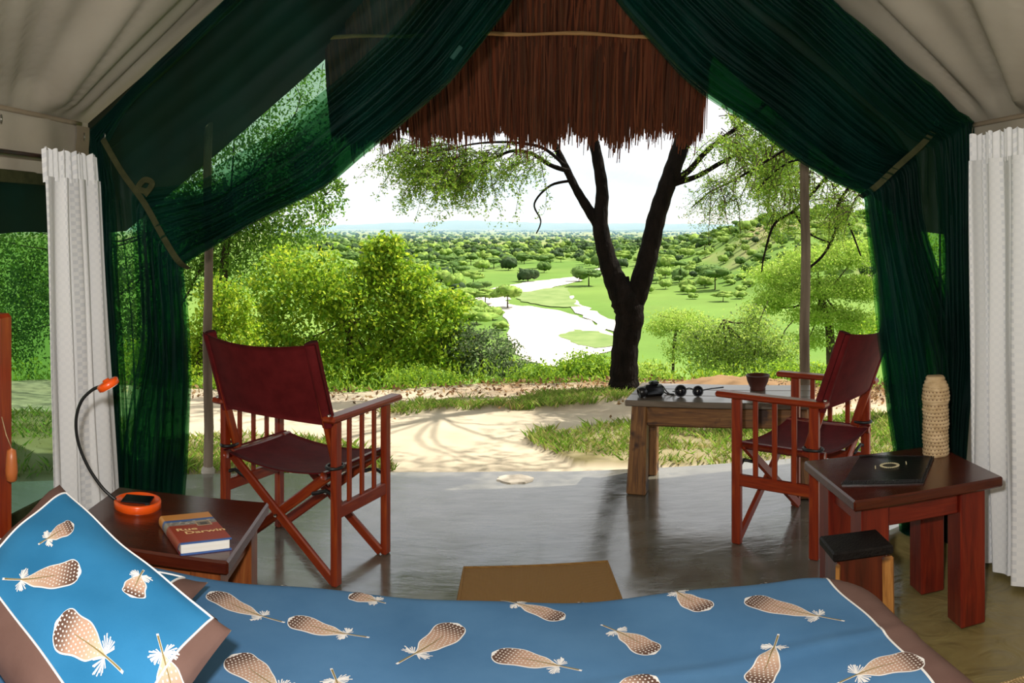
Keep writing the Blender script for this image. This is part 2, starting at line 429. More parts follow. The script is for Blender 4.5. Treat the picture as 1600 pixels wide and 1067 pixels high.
def in_poly(x, y, poly):
    c = np.zeros(x.shape, bool)
    n = len(poly)
    for i in range(n):
        (x1, y1), (x2, y2) = poly[i], poly[(i + 1) % n]
        if y1 == y2: continue
        k = ((y1 > y) != (y2 > y)) & (x < (x2 - x1) * (y - y1) / (y2 - y1) + x1)
        c ^= k
    return c
def flat_poly(pix, z=0.0): return [(G(a, b, z).x, G(a, b, z).y) for a, b in pix]

SLAB_PX = [(-330, 770), (0, 752), (180, 744), (320, 739), (480, 737), (640, 736), (800, 735), (900, 735), (990, 731), (1060, 728), (1130, 723), (1250, 714), (1400, 706), (1560, 700), (1800, 700)]
SLAB_EDGE = [(G(a, b).x, G(a, b).y) for a, b in SLAB_PX]

GRASS_PX = [
    [(822, 683), (850, 672), (900, 668), (985, 662), (1140, 655), (1500, 640), (1500, 712), (1250, 718), (1060, 728), (960, 731), (890, 727), (872, 708), (845, 697)],
    [(590, 645), (640, 630), (700, 622), (800, 619), (870, 612), (1010, 604), (1010, 616), (930, 628), (860, 636), (760, 637), (690, 640), (640, 646)],
    [(250, 690), (380, 678), (520, 688), (600, 712), (618, 731), (480, 736), (250, 740)],
    [(0, 640), (200, 650), (230, 690), (180, 735), (0, 745)],
]
GRASS = [flat_poly(p, -0.03) for p in GRASS_PX]

def make_ground():
    # near ground: from under the slab to just past the edge of the bank
    nth, nr = 420, 150
    th = np.linspace(-0.95, 0.95, nth); k = np.linspace(0, 1, nr)
    R = 3.9 + (9.5 - 3.9) * k
    TH, RR = np.meshgrid(th, R)
    X, Y = RR * np.sin(TH), RR * np.cos(TH)
    Z = terr(RR, TH) - 0.05
    g = np.zeros(X.shape)
    for p in GRASS: g = np.maximum(g, in_poly(X + 0.12 * (fbm(X * 3, Y * 3, 5) - 0.5), Y + 0.12 * (fbm(X * 3, Y * 3, 9) - 0.5), p) * 1.0)
    flat = RR < bank_r(TH)
    Z += 0.05 * (fbm(X * 1.6, Y * 1.6, 3) - 0.5) + 0.02 * (fbm(X * 7, Y * 7, 4) - 0.5) + 0.03 * g
    mx, my = G(1140, 600).x, G(1140, 600).y
    mound = np.exp(-((X - mx) ** 2 / 0.35 + (Y - my) ** 2 / 0.10))
    Z += mound * (0.10 + 0.09 * (fbm(X * 6, Y * 6, 70) - 0.4) + 0.05 * (fbm(X * 17, Y * 17, 71) - 0.5))
    bankrise = np.clip((RR - 6.3) / 1.0, 0, 1)
    dirt = np.stack([0.44 + 0 * X, 0.37 + 0 * X, 0.27 + 0 * X], -1) * (0.88 + 0.3 * fbm(X * 2.2, Y * 5, 7))[..., None]
    litter = np.array([0.24, 0.145, 0.075])
    lit = np.clip(bankrise * 1.4 * fbm(X * 4, Y * 4, 12) * np.clip((X + 1.2) / 1.6, 0.25, 1), 0, 1)[..., None]
    soil = np.array([0.19, 0.16, 0.07])
    wild = np.array([0.13, 0.17, 0.045])
    lit = np.clip(lit + (mound * (0.5 + 0.6 * fbm(X * 8, Y * 8, 72)))[..., None], 0, 1)
    c = dirt * (1 - lit) + litter * lit
    gg = np.clip(g * (0.45 + 0.8 * fbm(X * 5, Y * 5, 15)), 0, 1)[..., None]
    c = c * (1 - gg) + soil * gg
    out = np.clip((RR - bank_r(TH) + 0.1) / 0.3, 0, 1)[..., None]
    c = c * (1 - out) + wild * out
    i = np.arange(nth * nr).reshape(nr, nth)
    f = np.stack([i[:-1, :-1], i[:-1, 1:], i[1:, 1:], i[1:, :-1]], -1).reshape(-1, 4)
    struct(put('ground', fast_mesh('ground', np.stack([X, Y, Z], -1).reshape(-1, 3), f, M['land'], c.reshape(-1, 3), True)))
    # land beyond: slope, valley floor, hillside and plain
    nth, nr = 520, 330
    th = np.linspace(-1.25, 1.25, nth); k = np.linspace(0, 1, nr)
    R = 9.3 * (26000 / 9.3) ** k
    TH, RR = np.meshgrid(th, R)
    X, Y = RR * np.sin(TH), RR * np.cos(TH)
    Z = terr(RR, TH) - 0.05
    n1 = fbm(X / 60, Y / 60, 21); n2 = fbm(X / 240, Y / 240, 22); n3 = fbm(X / 14, Y / 14, 23)
    green = np.array([0.15, 0.235, 0.045]); lush = np.array([0.095, 0.185, 0.03]); dry = np.array([0.32, 0.30, 0.12]); bare = np.array([0.36, 0.25, 0.16])
    c = green + (lush - green) * np.clip(n1 * 1.6 - 0.4, 0, 1)[..., None]
    far = np.clip((RR - 700) / 1200, 0, 1)[..., None] * np.clip(n2 * 2.2 - 0.5, 0, 1)[..., None]
    c = c * (1 - 0.7 * far) + dry * 0.7 * far
    hill = (1 / (1 + np.exp(-(TH - 0.235) / 0.045)))[..., None] * ((RR > 400) & (RR < 1100))[..., None]
    patch = np.clip((fbm(X / 35 + 3, Y / 60, 31) - 0.56) * 6, 0, 1)[..., None]
    c = c * (1 - hill * patch * 0.85) + bare * hill * patch * 0.85
    c *= (0.85 + 0.3 * n3)[..., None]
    i = np.arange(nth * nr).reshape(nr, nth)
    f = np.stack([i[:-1, :-1], i[:-1, 1:], i[1:, 1:], i[1:, :-1]], -1).reshape(-1, 4)
    struct(put('valley', fast_mesh('valley', np.stack([X, Y, Z], -1).reshape(-1, 3), f, M['land'], c.reshape(-1, 3), True)))
make_ground()

def sheet_from_px(name, pix, z, mat, lift):
    """a thin sheet lying on the valley floor, outline given in photo pixels"""
    pts = []
    for i in range(len(pix)):
        a, b = pix[i], pix[(i + 1) % len(pix)]
        for k in range(5):
            t = k / 5
            p = G(a[0] + (b[0] - a[0]) * t, a[1] + (b[1] - a[1]) * t, z)
            j = 0.004 * p.length
            pts.append(p + Vector((random.uniform(-j, j), random.uniform(-j, j), 0)))
    bm = bmesh.new()
    zz = terr(np.array([math.hypot(p.x, p.y) for p in pts]), np.array([math.atan2(p.x, p.y) for p in pts]))
    bm.faces.new([bm.verts.new((p.x, p.y, q + lift)) for p, q in zip(pts, zz)])
    bmesh.ops.recalc_face_normals(bm, faces=bm.faces[:])
    bmesh.ops.triangulate(bm, faces=bm.faces[:], ngon_method='EAR_CLIP')
    me = bpy.data.meshes.new(name); bm.to_mesh(me); bm.free(); me.materials.append(mat)
    return struct(put(name, me))
VZ = -29.6
sheet_from_px('river_bed', [(742, 466), (762, 452), (800, 443), (850, 437), (890, 433), (915, 431), (905, 438), (870, 447), (835, 454), (805, 460), (792, 468), (800, 476), (835, 478), (880, 484), (915, 497),
                            (945, 512), (970, 530), (955, 548), (930, 556), (905, 562), (880, 575), (840, 574), (815, 562), (800, 545), (796, 525), (795, 505), (788, 487), (765, 478)], VZ, M['sand'], 0.15)
sheet_from_px('river_reach', [(925, 424), (948, 418), (962, 420), (950, 430), (930, 432)], VZ, M['sand'], 0.15)
sheet_from_px('grass_bar', [(876, 524), (900, 515), (935, 518), (970, 528), (962, 540), (930, 545), (898, 538)], VZ, M['islet'], 0.30)
sheet_from_px('reed_flat', [(808, 458), (840, 453), (875, 447), (892, 450), (888, 462), (905, 478), (880, 480), (840, 475), (812, 470)], VZ, M['islet'], 0.30)
sheet_from_px('side_channel', [(888, 462), (894, 461), (905, 474), (930, 486), (960, 500), (968, 520), (930, 505), (900, 488)], VZ, M['sand'], 0.22)

def far_ridge(name, R, prof, mat_c, seed):
    n = 220; r2 = np.random.default_rng(seed); v = []; f = []
    for i in range(n + 1):
        th = -0.9 + 1.8 * i / n; px = 800 + th * F
        y = poly_interp(prof, px)[0] + 0.5 * math.sin(i * 0.7 + seed) + 0.4 * math.sin(i * 1.9) + r2.normal(0, 0.12)
        top = CH - (y - HOR) / F * R
        for dr, z in ((-0.25, -40), (0.0, top), (0.3, -40)): v.append((R * (1 + dr) * math.sin(th), R * (1 + dr) * math.cos(th), z))
    for i in range(n):
        for k in range(2): f.append((i * 3 + k, (i + 1) * 3 + k, (i + 1) * 3 + k + 1, i * 3 + k + 1))
    m = MB().add(v, f)
    return struct(m.build(name, mat_c))
M['ridge'] = mottled('ridge_woodland', (0.04, 0.075, 0.03), (0.075, 0.115, 0.05), 0.01, 0.95, 0, 1, 1, 0.05)
far_ridge('hills_far', 13000, [(-600, [352]), (500, [353]), (570, [350]), (640, [347.5]), (740, [344]), (800, [347]), (900, [349]), (1000, [349]), (1100, [350]), (1600, [350]), (2400, [350])], M['ridge'], 3)
far_ridge('hills_near', 6500, [(-600, [361]), (500, [361]), (640, [359]), (760, [360.5]), (900, [359]), (1060, [359.5]), (1200, [361]), (2400, [361])], M['ridge'], 8)

# haze lying over the distant plain
hz = MB().cbox((24000, 15000, 260), Matrix.Translation((0, 1300 + 7500, 60)), 0.1)
mh = bpy.data.materials.new('haze'); mh.use_nodes = True
for n_ in list(mh.node_tree.nodes):
    if n_.type == 'BSDF_PRINCIPLED': mh.node_tree.nodes.remove(n_)
sv = mh.node_tree.nodes.new('ShaderNodeVolumeScatter'); sv.inputs['Color'].default_value = (0.32, 0.64, 1.0, 1); sv.inputs['Density'].default_value = 0.00021
mh.node_tree.links.new(sv.outputs[0], mh.node_tree.nodes['Material Output'].inputs['Volume'])
tag(struct(hz.build('haze', mh)), 'thin blue haze over the far plain')

# ------------------------------------------------------------------ veranda slab and tent shell
XL, XR, YF, YB = -1.80, 1.93, 3.22, -1.4
EAVE, RIDGE, XM = 1.86, 3.16, 0.06
def make_floor():
    bm = bmesh.new()
    pts = list(SLAB_EDGE) + [(4.4, YB - .2), (-4.4, YB - .2)]
    pts[0] = (-4.4, pts[0][1]); pts[-3] = (4.4, pts[-3][1])
    top = [bm.verts.new((x, y, 0)) for x, y in pts]; low = [bm.verts.new((x, y - (0.01 if i < len(SLAB_EDGE) else 0), -0.16)) for i, (x, y) in enumerate(pts)]
    bm.faces.new(top)
    for i in range(len(pts)): bm.faces.new((top[i], low[i], low[(i + 1) % len(pts)], top[(i + 1) % len(pts)]))
    bmesh.ops.recalc_face_normals(bm, faces=bm.faces[:])
    ed = [e for e in bm.edges if abs(e.verts[0].co.z) < 1e-4 and abs(e.verts[1].co.z) < 1e-4]
    bmesh.ops.bevel(bm, geom=ed, offset=0.015, segments=3, affect='EDGES', profile=0.5)
    me = bpy.data.meshes.new('floor'); bm.to_mesh(me); bm.free(); me.materials.append(M['concrete'])
    o = struct(put('floor', me))
    c = G(805, 749)
    d = MB(); n = 30
    d.add([(c.x + (0.098 + 0.008 * math.sin(k * 2.1)) * math.cos(2 * math.pi * k / n), c.y + (0.075 + 0.008 * math.sin(k * 1.3)) * math.sin(2 * math.pi * k / n), 0.006) for k in range(n)]
          + [(c.x + 0.11 * math.cos(2 * math.pi * k / n), c.y + 0.088 * math.sin(2 * math.pi * k / n), -0.01) for k in range(n)],
          [tuple(range(n))] + [(k, (k + 1) % n, n + (k + 1) % n, n + k) for k in range(n)])
    d.build('cement_patch', M['rock'], o)
make_floor()

def groundsheet_fn(u, v):
    x = XL - 0.02 + (XR - XL + 0.04) * u; yf = 2.84 + 0.42 * smooth01((abs(x - 0.05) - 1.12) / 0.2); y = YB + (yf - YB) * v
    z = 0.006 + 0.010 * float(fbm(np.array(x * 5.0 + 9), np.array(y * 5.0), 41)) 
    lip = smooth01((y - (YF - 0.14)) / 0.13)
    z += lip * (0.05 + 0.05 * float(fbm(np.array(x * 9.0 + 30), np.array(y * 3.0 + 5), 43))) * smooth01((abs(x - 0.1) - 1.0) / 0.35)
    return (x, y, z)
struct(MB().grid(groundsheet_fn, 110, 130).build('floor_groundsheet', M['sheet'], None, True))

def roof_fn(side):
    xe = XL if side < 0 else XR
    L = math.hypot(XM - xe, RIDGE - EAVE)
    ex, ez = (XM - xe) / L, (RIDGE - EAVE) / L
    nx, nz_ = (ez, -ex) if side < 0 else (-ez, ex)
    if nz_ > 0: nx, nz_ = -nx, -nz_                 # inward, downward normal
    def fn(u, v):
        a = L * u * 1.0; b = (YF - YB) * (1 - v)     # up the slope; back from the front gable
        r = math.hypot(a, b)
        env = smooth01(b / 0.25) * smooth01(a / 0.12) * (1 - 0.6 * smooth01((r - 1.5) / 2.0))
        ph = b / (0.42 + 0.75 * a) 
        crease = lambda x: (1 - abs(math.sin(x))) ** 4
        d = 0.034 * math.sin(5.0 * ph + 1.4 * side) + 0.020 * math.sin(11 * ph + 2.2 * a + side) + 0.008 * math.sin(23 * ph + 4 * a)
        d -= 0.045 * crease(2.6 * ph + 0.4 * side + 0.25 * a) + 0.024 * crease(6.1 * ph + 0.9 * side - 0.3 * a)
        sag = 0.05 * math.sin(math.pi * min(1, u)) * smooth01(b / 0.5)
        k = d * env + sag
        return (xe + ex * a + nx * k, YB + (YF - YB) * v, EAVE + ez * a + nz_ * k)
    return fn
ceil = struct(MB().grid(roof_fn(-1), 60, 260).build('ceiling', M['canvas'], None, True))
MB().grid(roof_fn(1), 60, 260).build('ceiling_slope', M['canvas'], ceil, True)

def wall_panel(X, y0, y1, z0, z1, seed):
    def fn(u, v):
        y = y0 + (y1 - y0) * u; z = z0 + (z1 - z0) * v
        k = 0.010 * math.sin(y * 9 + seed) + 0.007 * math.sin(y * 21 + z * 2 + seed)
        return (X + k * smooth01((1 - v) / 0.1) * smooth01((y1 - y) / 0.06), y, z)
    return fn
WY0, WY1, WZ0, WZ1 = 1.75, 3.10, 0.26, 1.615
wl_ = MB()
wl_.grid(wall_panel(XL, YB, YF, WZ1, EAVE, 1), 90, 6)
wl_.grid(wall_panel(XL, YB, YF, 0.0, WZ0, 2), 90, 6)
wl_.grid(wall_panel(XL, YB, WY0, WZ0, WZ1, 3), 60, 10)
wl_.grid(wall_panel(XL, WY1, YF, WZ0, WZ1, 4), 8, 10)
wall_l = struct(wl_.build('wall_left', M['canvas'], None, True))
wall_r = struct(MB().grid(wall_panel(XR, YB, YF, 0.0, EAVE, 5), 90, 12).build('wall_right', M['canvas'], None, True))
bk = MB().add([(XL, YB, 0), (XR, YB, 0), (XR, YB, EAVE), (XM, YB, RIDGE), (XL, YB, EAVE)], [(0, 1, 2, 3, 4)])
struct(bk.build('wall_back', M['canvas']))
for sx, X, wl__ in ((-1, XL, wall_l), (1, XR, wall_r)):
    # stitched eave hem and the corner strip
    MB().tube([(X - sx * 0.006, YB + 0.05 + 0.1 * k, EAVE - 0.012) for k in range(46)], 0.011, 6, True, 0.5).build('eave_hem', M['seam'], wl__, True)
    MB().grid(lambda u, v, X=X, sx=sx: (X - sx * 0.010 - sx * 0.004 * math.sin(v * 14), YF - 0.005 - 0.115 * u, EAVE - 0.02 - 0.30 * v), 6, 16).build('corner_patch', M['seam'], wl__, True)
# mesh window in the left wall with its webbing head and sill
win = struct(MB().grid(lambda u, v: (XL - 0.012 + 0.012 * math.sin(u * 17) * math.sin(v * 3), WY0 + (WY1 - WY0) * u, WZ0 + (WZ1 - WZ0) * v), 40, 10).build('window_1', M['net'], None, True))
def slab(x0, x1, y0, y1, z0, z1, b=0.003):
    return MB().cbox((x1 - x0, y1 - y0, z1 - z0), Matrix.Translation(((x0 + x1) / 2, (y0 + y1) / 2, (z0 + z1) / 2)), b)
slab(XL - 0.004, XL + 0.008, WY0, WY1, WZ1 - 0.045, WZ1 + 0.004).build('webbing_head', M['webbing'], win)
slab(XL - 0.004, XL + 0.008, WY0, WY1, WZ0 - 0.004, WZ0 + 0.045).build('webbing_sill', M['webbing'], win)
def ring(c, r, axis, parent, name='eyelet_ring'):
    a = Vector(axis).normalized(); u = a.cross(Vector((0, 0, 1))).normalized(); v_ = a.cross(u)
    return MB().tube([Vector(c) + (u * math.cos(t) + v_ * math.sin(t)) * r for t in [2 * math.pi * k / 20 for k in range(21)]], 0.0028, 6, False).build(name, M['steel'], parent, True)
for px, py in ((2, 186), (132, 214)):
    p = AX(px, py, XL + 0.018); ring(p, 0.016, (1, 0.55, 0), wall_l)

# porch fly: dark canvas carried out over the veranda
FYF, FRZ = 5.0, 3.50
def fly(side):
    xe = -2.50 if side < 0 else 2.62
    ze = FRZ - abs(xe - XM) * 0.835
    return lambda u, v: (XM + (xe - XM) * u, YF + 0.02 + (FYF - YF - 0.02) * v, FRZ + (ze - FRZ) * u - 0.05 * math.sin(math.pi * u) + 0.012 * math.sin(9 * v + 5 * u))
fl = thing('porch_fly', (XM, FYF, 0), 'dark canvas fly stretched out above the veranda', 'tent fly')
for sd_ in (-1, 1): MB().grid(fly(sd_), 16, 40).build('fly_slope', M['fly'], fl, True)
MB().grid(lambda u, v: (-1.92 - 0.60 * u, YB + (YF + 0.12 - YB) * v, FRZ - 0.835 * (1.98 + 0.60 * u) - 0.045), 6, 20).build('fly_eave', M['fly'], fl, True)
MB().tube([(XM, YF + 0.02, FRZ - 0.03), (XM, FYF - 0.05, FRZ - 0.03)], 0.03, 8).build('ridge_pole', M['pole'], fl, True)
# ------------------------------------------------------------------ folding armchairs
CW, CD = 0.575, 0.38                      # between the side frames; between front and rear legs
def make_chair(loc, rz, label):
    t = thing('folding_armchair', loc, label, 'chair', None, rz)
    wd = M['chairwood']; hw, hd = CW / 2, CD / 2
    AH, SH = 0.645, 0.43
    for s in (-1, 1):
        x = s * hw
        bar('rear_leg', (x, -hd, 0.0), (x, -hd, AH), 0.030, 0.045, wd, t, (0, 1, 0), 0.006)
        bar('front_leg', (x, hd, 0.0), (x, hd, AH), 0.030, 0.045, wd, t, (0, 1, 0), 0.006)
        arm = bar('armrest', (x, -hd - 0.06, AH + 0.012), (x, hd + 0.10, AH + 0.012), 0.062, 0.026, wd, t, (0, 0, 1), 0.008)
        bar('side_rail', (x, -hd, 0.285), (x, hd, 0.285), 0.026, 0.050, wd, t, (0, 0, 1), 0.004)
        for k in range(3):
            y = -hd + CD * (k + 1) / 4.0
            bar('spindle', (x, y, 0.30), (x, y, AH), 0.013, 0.024, M['chairwood'], t, (0, 1, 0), 0.003)
        # upright that carries the back cloth, hinged at the rear of the arm and running down to the seat
        bar('back_post', (x - s * 0.028, -hd + 0.055, SH - 0.01), (x - s * 0.028, -hd - 0.125, 0.925), 0.020, 0.042, wd, t, (0, 1, 0), 0.005)
        st = MB()
        for zz in (0.462,):
            st.tube([(x + 0.030 * math.cos(a) - s * 0.012, -hd + 0.012 + 0.044 * math.sin(a), zz) for a in [2 * math.pi * k / 16 for k in range(17)]], 0.007, 6, False)
        st.build('strap', M['rubber'], t, True, False)
        # seat rail (round bar the cloth wraps)
        MB().tube([(x - s * 0.035, -hd - 0.035, SH), (x - s * 0.035, hd + 0.03, SH)], 0.017, 10).build('seat_rail', wd, t, True, False)
        bl = MB()
        for yy in (-hd - 0.06,): bl.lathe([(0.006, 0), (0.008, 0.006), (0.003, 0.010)], 10, Matrix.Translation((x, -hd - 0.05, AH + 0.024)))
        bl.build('bolt', M['steel'], t, True, False)
    for y, o in ((-hd + 0.010, -1), (hd - 0.010, 1)):
        for s in (-1, 1):
            yy = y + s * 0.011
            br = bar('cross_brace', (s * (hw - 0.045), yy, SH - 0.01), (-s * (hw - 0.03), yy, 0.028), 0.020, 0.040, wd, t, (0, 0, 1), 0.005, 1.0, 0.025)
        MB().tube([(0, y - 0.03, 0.22), (0, y + 0.03, 0.22)], 0.007, 8).build('pivot_bolt', M['steel'], t, True, False)
        for s in (-1, 1):
            MB().tube([(s * (hw - 0.008), y, 0.345), (s * (hw - 0.05), y + o * 0.004, 0.36), (s * (hw - 0.12), y, 0.335)], 0.008, 8).build('hinge_arm', M['rubber'], t, True, False)
    def seat(u, v):
        x = (u - 0.5) * (CW - 0.03); y = -hd - 0.03 + (CD + 0.055) * v
        k = 1 - (2 * u - 1) ** 2
        return (x, y, SH + 0.018 - 0.045 * k * (1 - 0.3 * abs(2 * v - 1)))
    def thick(fn, th, nu, nv):
        m = MB(); m.grid(fn, nu, nv)
        n = len(m.v); top = list(m.v)
        m.v += [(p[0] + th[0], p[1] + th[1], p[2] + th[2]) for p in top]; nf = len(m.f)
        m.f += [tuple(i + n for i in reversed(f)) for f in m.f[:nf]]
        w1 = nu + 1
        rim = [i for i in range(nu)] ; q = []
        for i in range(nu): q += [(i, i + 1, i + 1 + n, i + n), (nv * w1 + i, nv * w1 + i + n, nv * w1 + i + 1 + n, nv * w1 + i + 1)]
        for j in range(nv): q += [(j * w1, j * w1 + n, (j + 1) * w1 + n, (j + 1) * w1), (j * w1 + nu, (j + 1) * w1 + nu, (j + 1) * w1 + nu + n, j * w1 + nu + n)]
        m.f += q
        return m
    thick(seat, (0, 0, -0.005), 20, 12).build('seat_cloth', M['maroon'], t, True, False)
    def back(u, v):
        x = (u - 0.5) * (CW + 0.005)
        z = 0.625 + 0.335 * v
        y = -hd - 0.005 - (z - 0.62) * 0.365
        k = 1 - (2 * u - 1) ** 2
        return (x, y - 0.050 * k - 0.014, z - 0.025 * k * v + 0.010 * k * (1 - v))
    bc = thick(back, (0, 0.006, 0), 26, 14).build('back_cloth', M['maroon'], t, True, False)
    for s in (-1, 1):                       # the sewn sleeves round the back posts
        MB().tube([(s * (CW / 2 - 0.026), -hd - 0.008 - (z - 0.62) * 0.365, z) for z in (0.627, 0.74, 0.85, 0.958)], 0.030, 10, True, 0.9).build('sleeve', M['maroon'], bc, True, False)
    return t
make_chair((-0.8785, 3.46, 0), math.radians(-21.8), 'red folding armchair with maroon cloth beside the bedside table with the lamp')
make_chair((1.323, 3.611, 0), math.radians(43.6), 'red folding armchair drawn up to the worn veranda table')

# ------------------------------------------------------------------ tables
def small_table(loc, rz, sx, sy, h, legw, top_t, mats, label, inset=0.045, over=0.0, apron=0.085):
    t = thing('bedside_table', loc, label, 'table', None, rz)
    mt, ml = mats
    bar('table_top', (-sx / 2, 0, h - top_t / 2), (sx / 2, 0, h - top_t / 2), sy, top_t, mt, t, (0, 0, 1), 0.006)
    for a in (-1, 1):
        for b in (-1, 1):
            x, y = a * (sx / 2 - inset - legw / 2), b * (sy / 2 - inset - legw / 2)
            bar('leg', (x, y, 0.005), (x, y, h - top_t), legw, legw, ml, t, (0, 1, 0), 0.005)
    lx, ly = sx / 2 - inset - legw, sy / 2 - inset - legw
    for b in (-1, 1):
        bar('apron', (-lx, b * (ly + legw * 0.68), h - top_t - apron / 2), (lx, b * (ly + legw * 0.68), h - top_t - apron / 2), 0.024, apron, ml, t)
        bar('apron', (b * (lx + legw * 0.68), -ly, h - top_t - apron / 2), (b * (lx + legw * 0.68), ly, h - top_t - apron / 2), 0.024, apron, ml, t)
    return t
small_table((-0.998, 2.262, 0), math.radians(4), 0.515, 0.485, 0.53, 0.085, 0.038, (M['tabletop'], M['leftwood']), 'low dark wooden table carrying the orange lamp and a book', 0.03)
small_table((1.338, 2.655, 0.012), math.radians(-1), 0.560, 0.490, 0.52, 0.100, 0.036, (M['tabletop'], M['tablewood']), 'thick legged red table carrying a straw bottle cover')

def veranda_table():
    h = 0.50
    A = G(978, 629, h); u = Vector((0.945, -0.327, 0)); n = Vector((0.327, 0.945, 0))
    L, W = 0.98, 0.50
    c = A + u * (L / 2 - 0.02) + n * (W / 2 + 0.06)
    t = thing('veranda_table', (c.x, c.y, 0), 'long worn table of rough timber at the slab edge', 'table', None, math.atan2(u.y, u.x))
    for k in range(3):
        y = -W / 2 + W * (k + 0.5) / 3
        bar('top_plank', (-L / 2, y, h - 0.016), (L / 2, y, h - 0.016), W / 3 - 0.003, 0.032, M['benchtop'], t, (0, 0, 1), 0.005)
    for a in (-1, 1):
        for b in (-1, 1):
            bar('leg', (a * (L / 2 - 0.07), b * (W / 2 - 0.085), h - 0.033), (a * (L / 2 - 0.055), b * (W / 2 - 0.07), 0.0), 0.080, 0.080, M['benchwood'], t, (0, 1, 0), 0.006, 1.28)
        bar('apron', (a * (L / 2 - 0.065), -W / 2 + 0.12, h - 0.085), (a * (L / 2 - 0.065), W / 2 - 0.12, h - 0.085), 0.03, 0.095, M['benchwood'], t)
    for b in (-1, 1):
        bar('apron', (-L / 2 + 0.11, b * (W / 2 - 0.055), h - 0.088), (L / 2 - 0.11, b * (W / 2 - 0.055), h - 0.088), 0.035, 0.105, M['benchwood'], t, (0, 0, 1), 0.008)
    return h
VT = veranda_table()

def block_stool():
    h = 0.45
    c = (G(1305, 868, h) + G(1390, 855, h) + G(1283, 843, h) + G(1370, 830, h)) / 4
    t = thing('block_stool', (c.x, c.y, 0.014), 'small charred wooden block stool with pale worn edges between bed and table', 'stool', None, math.radians(-4))
    bar('body', (0, 0, 0), (0, 0, h - 0.03), 0.165, 0.128, M['stoolwood'], t, (0, 1, 0), 0.006, 0.95)
    bar('seat', (-0.094, 0, h - 0.020), (0.094, 0, h - 0.020), 0.145, 0.028, M['charred'], t, (0, 0, 1), 0.005)
    for sx, wd in ((-1, 0.014), (1, 0.036)):
        bar('worn_edge', (sx * 0.083, -0.066, 0.0), (sx * (0.082 - 0.004), -0.063, h - 0.040), wd, 0.016, M['wornedge'], t, (0, 1, 0), 0.006)
    return t
block_stool()

# ------------------------------------------------------------------ things on the tables
def desk_lamp():
    z0 = 0.530
    c = G(215, 793, z0)
    t = thing('desk_lamp', (c.x, c.y, z0), 'orange solar lamp with a black gooseneck standing on the table', 'lamp')
    r = 0.074
    MB().lathe([(r * 0.9, 0.0), (r, 0.004), (r, 0.021), (r * 0.97, 0.026), (r * 0.90, 0.027), (r * 0.88, 0.024), (0.001, 0.024)], 48).build('base', M['orange'], t, True, False)
    ps = MB().cbox((0.092, 0.070, 0.006), Matrix.Translation((0.0, 0, 0.0255)) @ Matrix.Rotation(math.radians(12), 4, 'Z'), 0.002)
    ps.build('solar_panel', M['solar'], t, False, False)
    MB().lathe([(0.007, 0.0), (0.007, 0.003), (0.004, 0.0045)], 14, Matrix.Translation((0.050, -0.035, 0.0245))).build('switch', M['rubber'], t, True, False)
    loc = Vector((c.x, c.y, z0))
    pts = [AR(181, 781, 2.58), AR(160, 762, 2.59), AR(137, 728, 2.59), AR(122, 690, 2.58), AR(119, 655, 2.56), AR(127, 627, 2.54), AR(143, 610, 2.52), AR(156, 604, 2.50)]
    pts = [p - loc for p in pts]
    MB().tube(catmull(pts, 7), 0.0052, 10).build('gooseneck', M['rubber'], t, True, False)
    hc = AR(169, 601, 2.48) - loc
    ax = Vector((-0.46, -0.17, 0.87)).normalized()
    hm = Matrix.Translation(hc) @ ax.to_track_quat('Z', 'Y').to_matrix().to_4x4()
    hd_ = MB().lathe([(0.028, -0.010), (0.034, -0.008), (0.035, 0.007), (0.030, 0.011), (0.012, 0.012), (0.010, 0.018), (0.001, 0.018)], 30, hm).build('lamp_head', M['orange'], t, True, False)
    MB().lathe([(0.001, -0.0115), (0.027, -0.0115), (0.027, -0.0095)], 26, hm).build('lens', M['lampglass'], hd_, True, False)
desk_lamp()

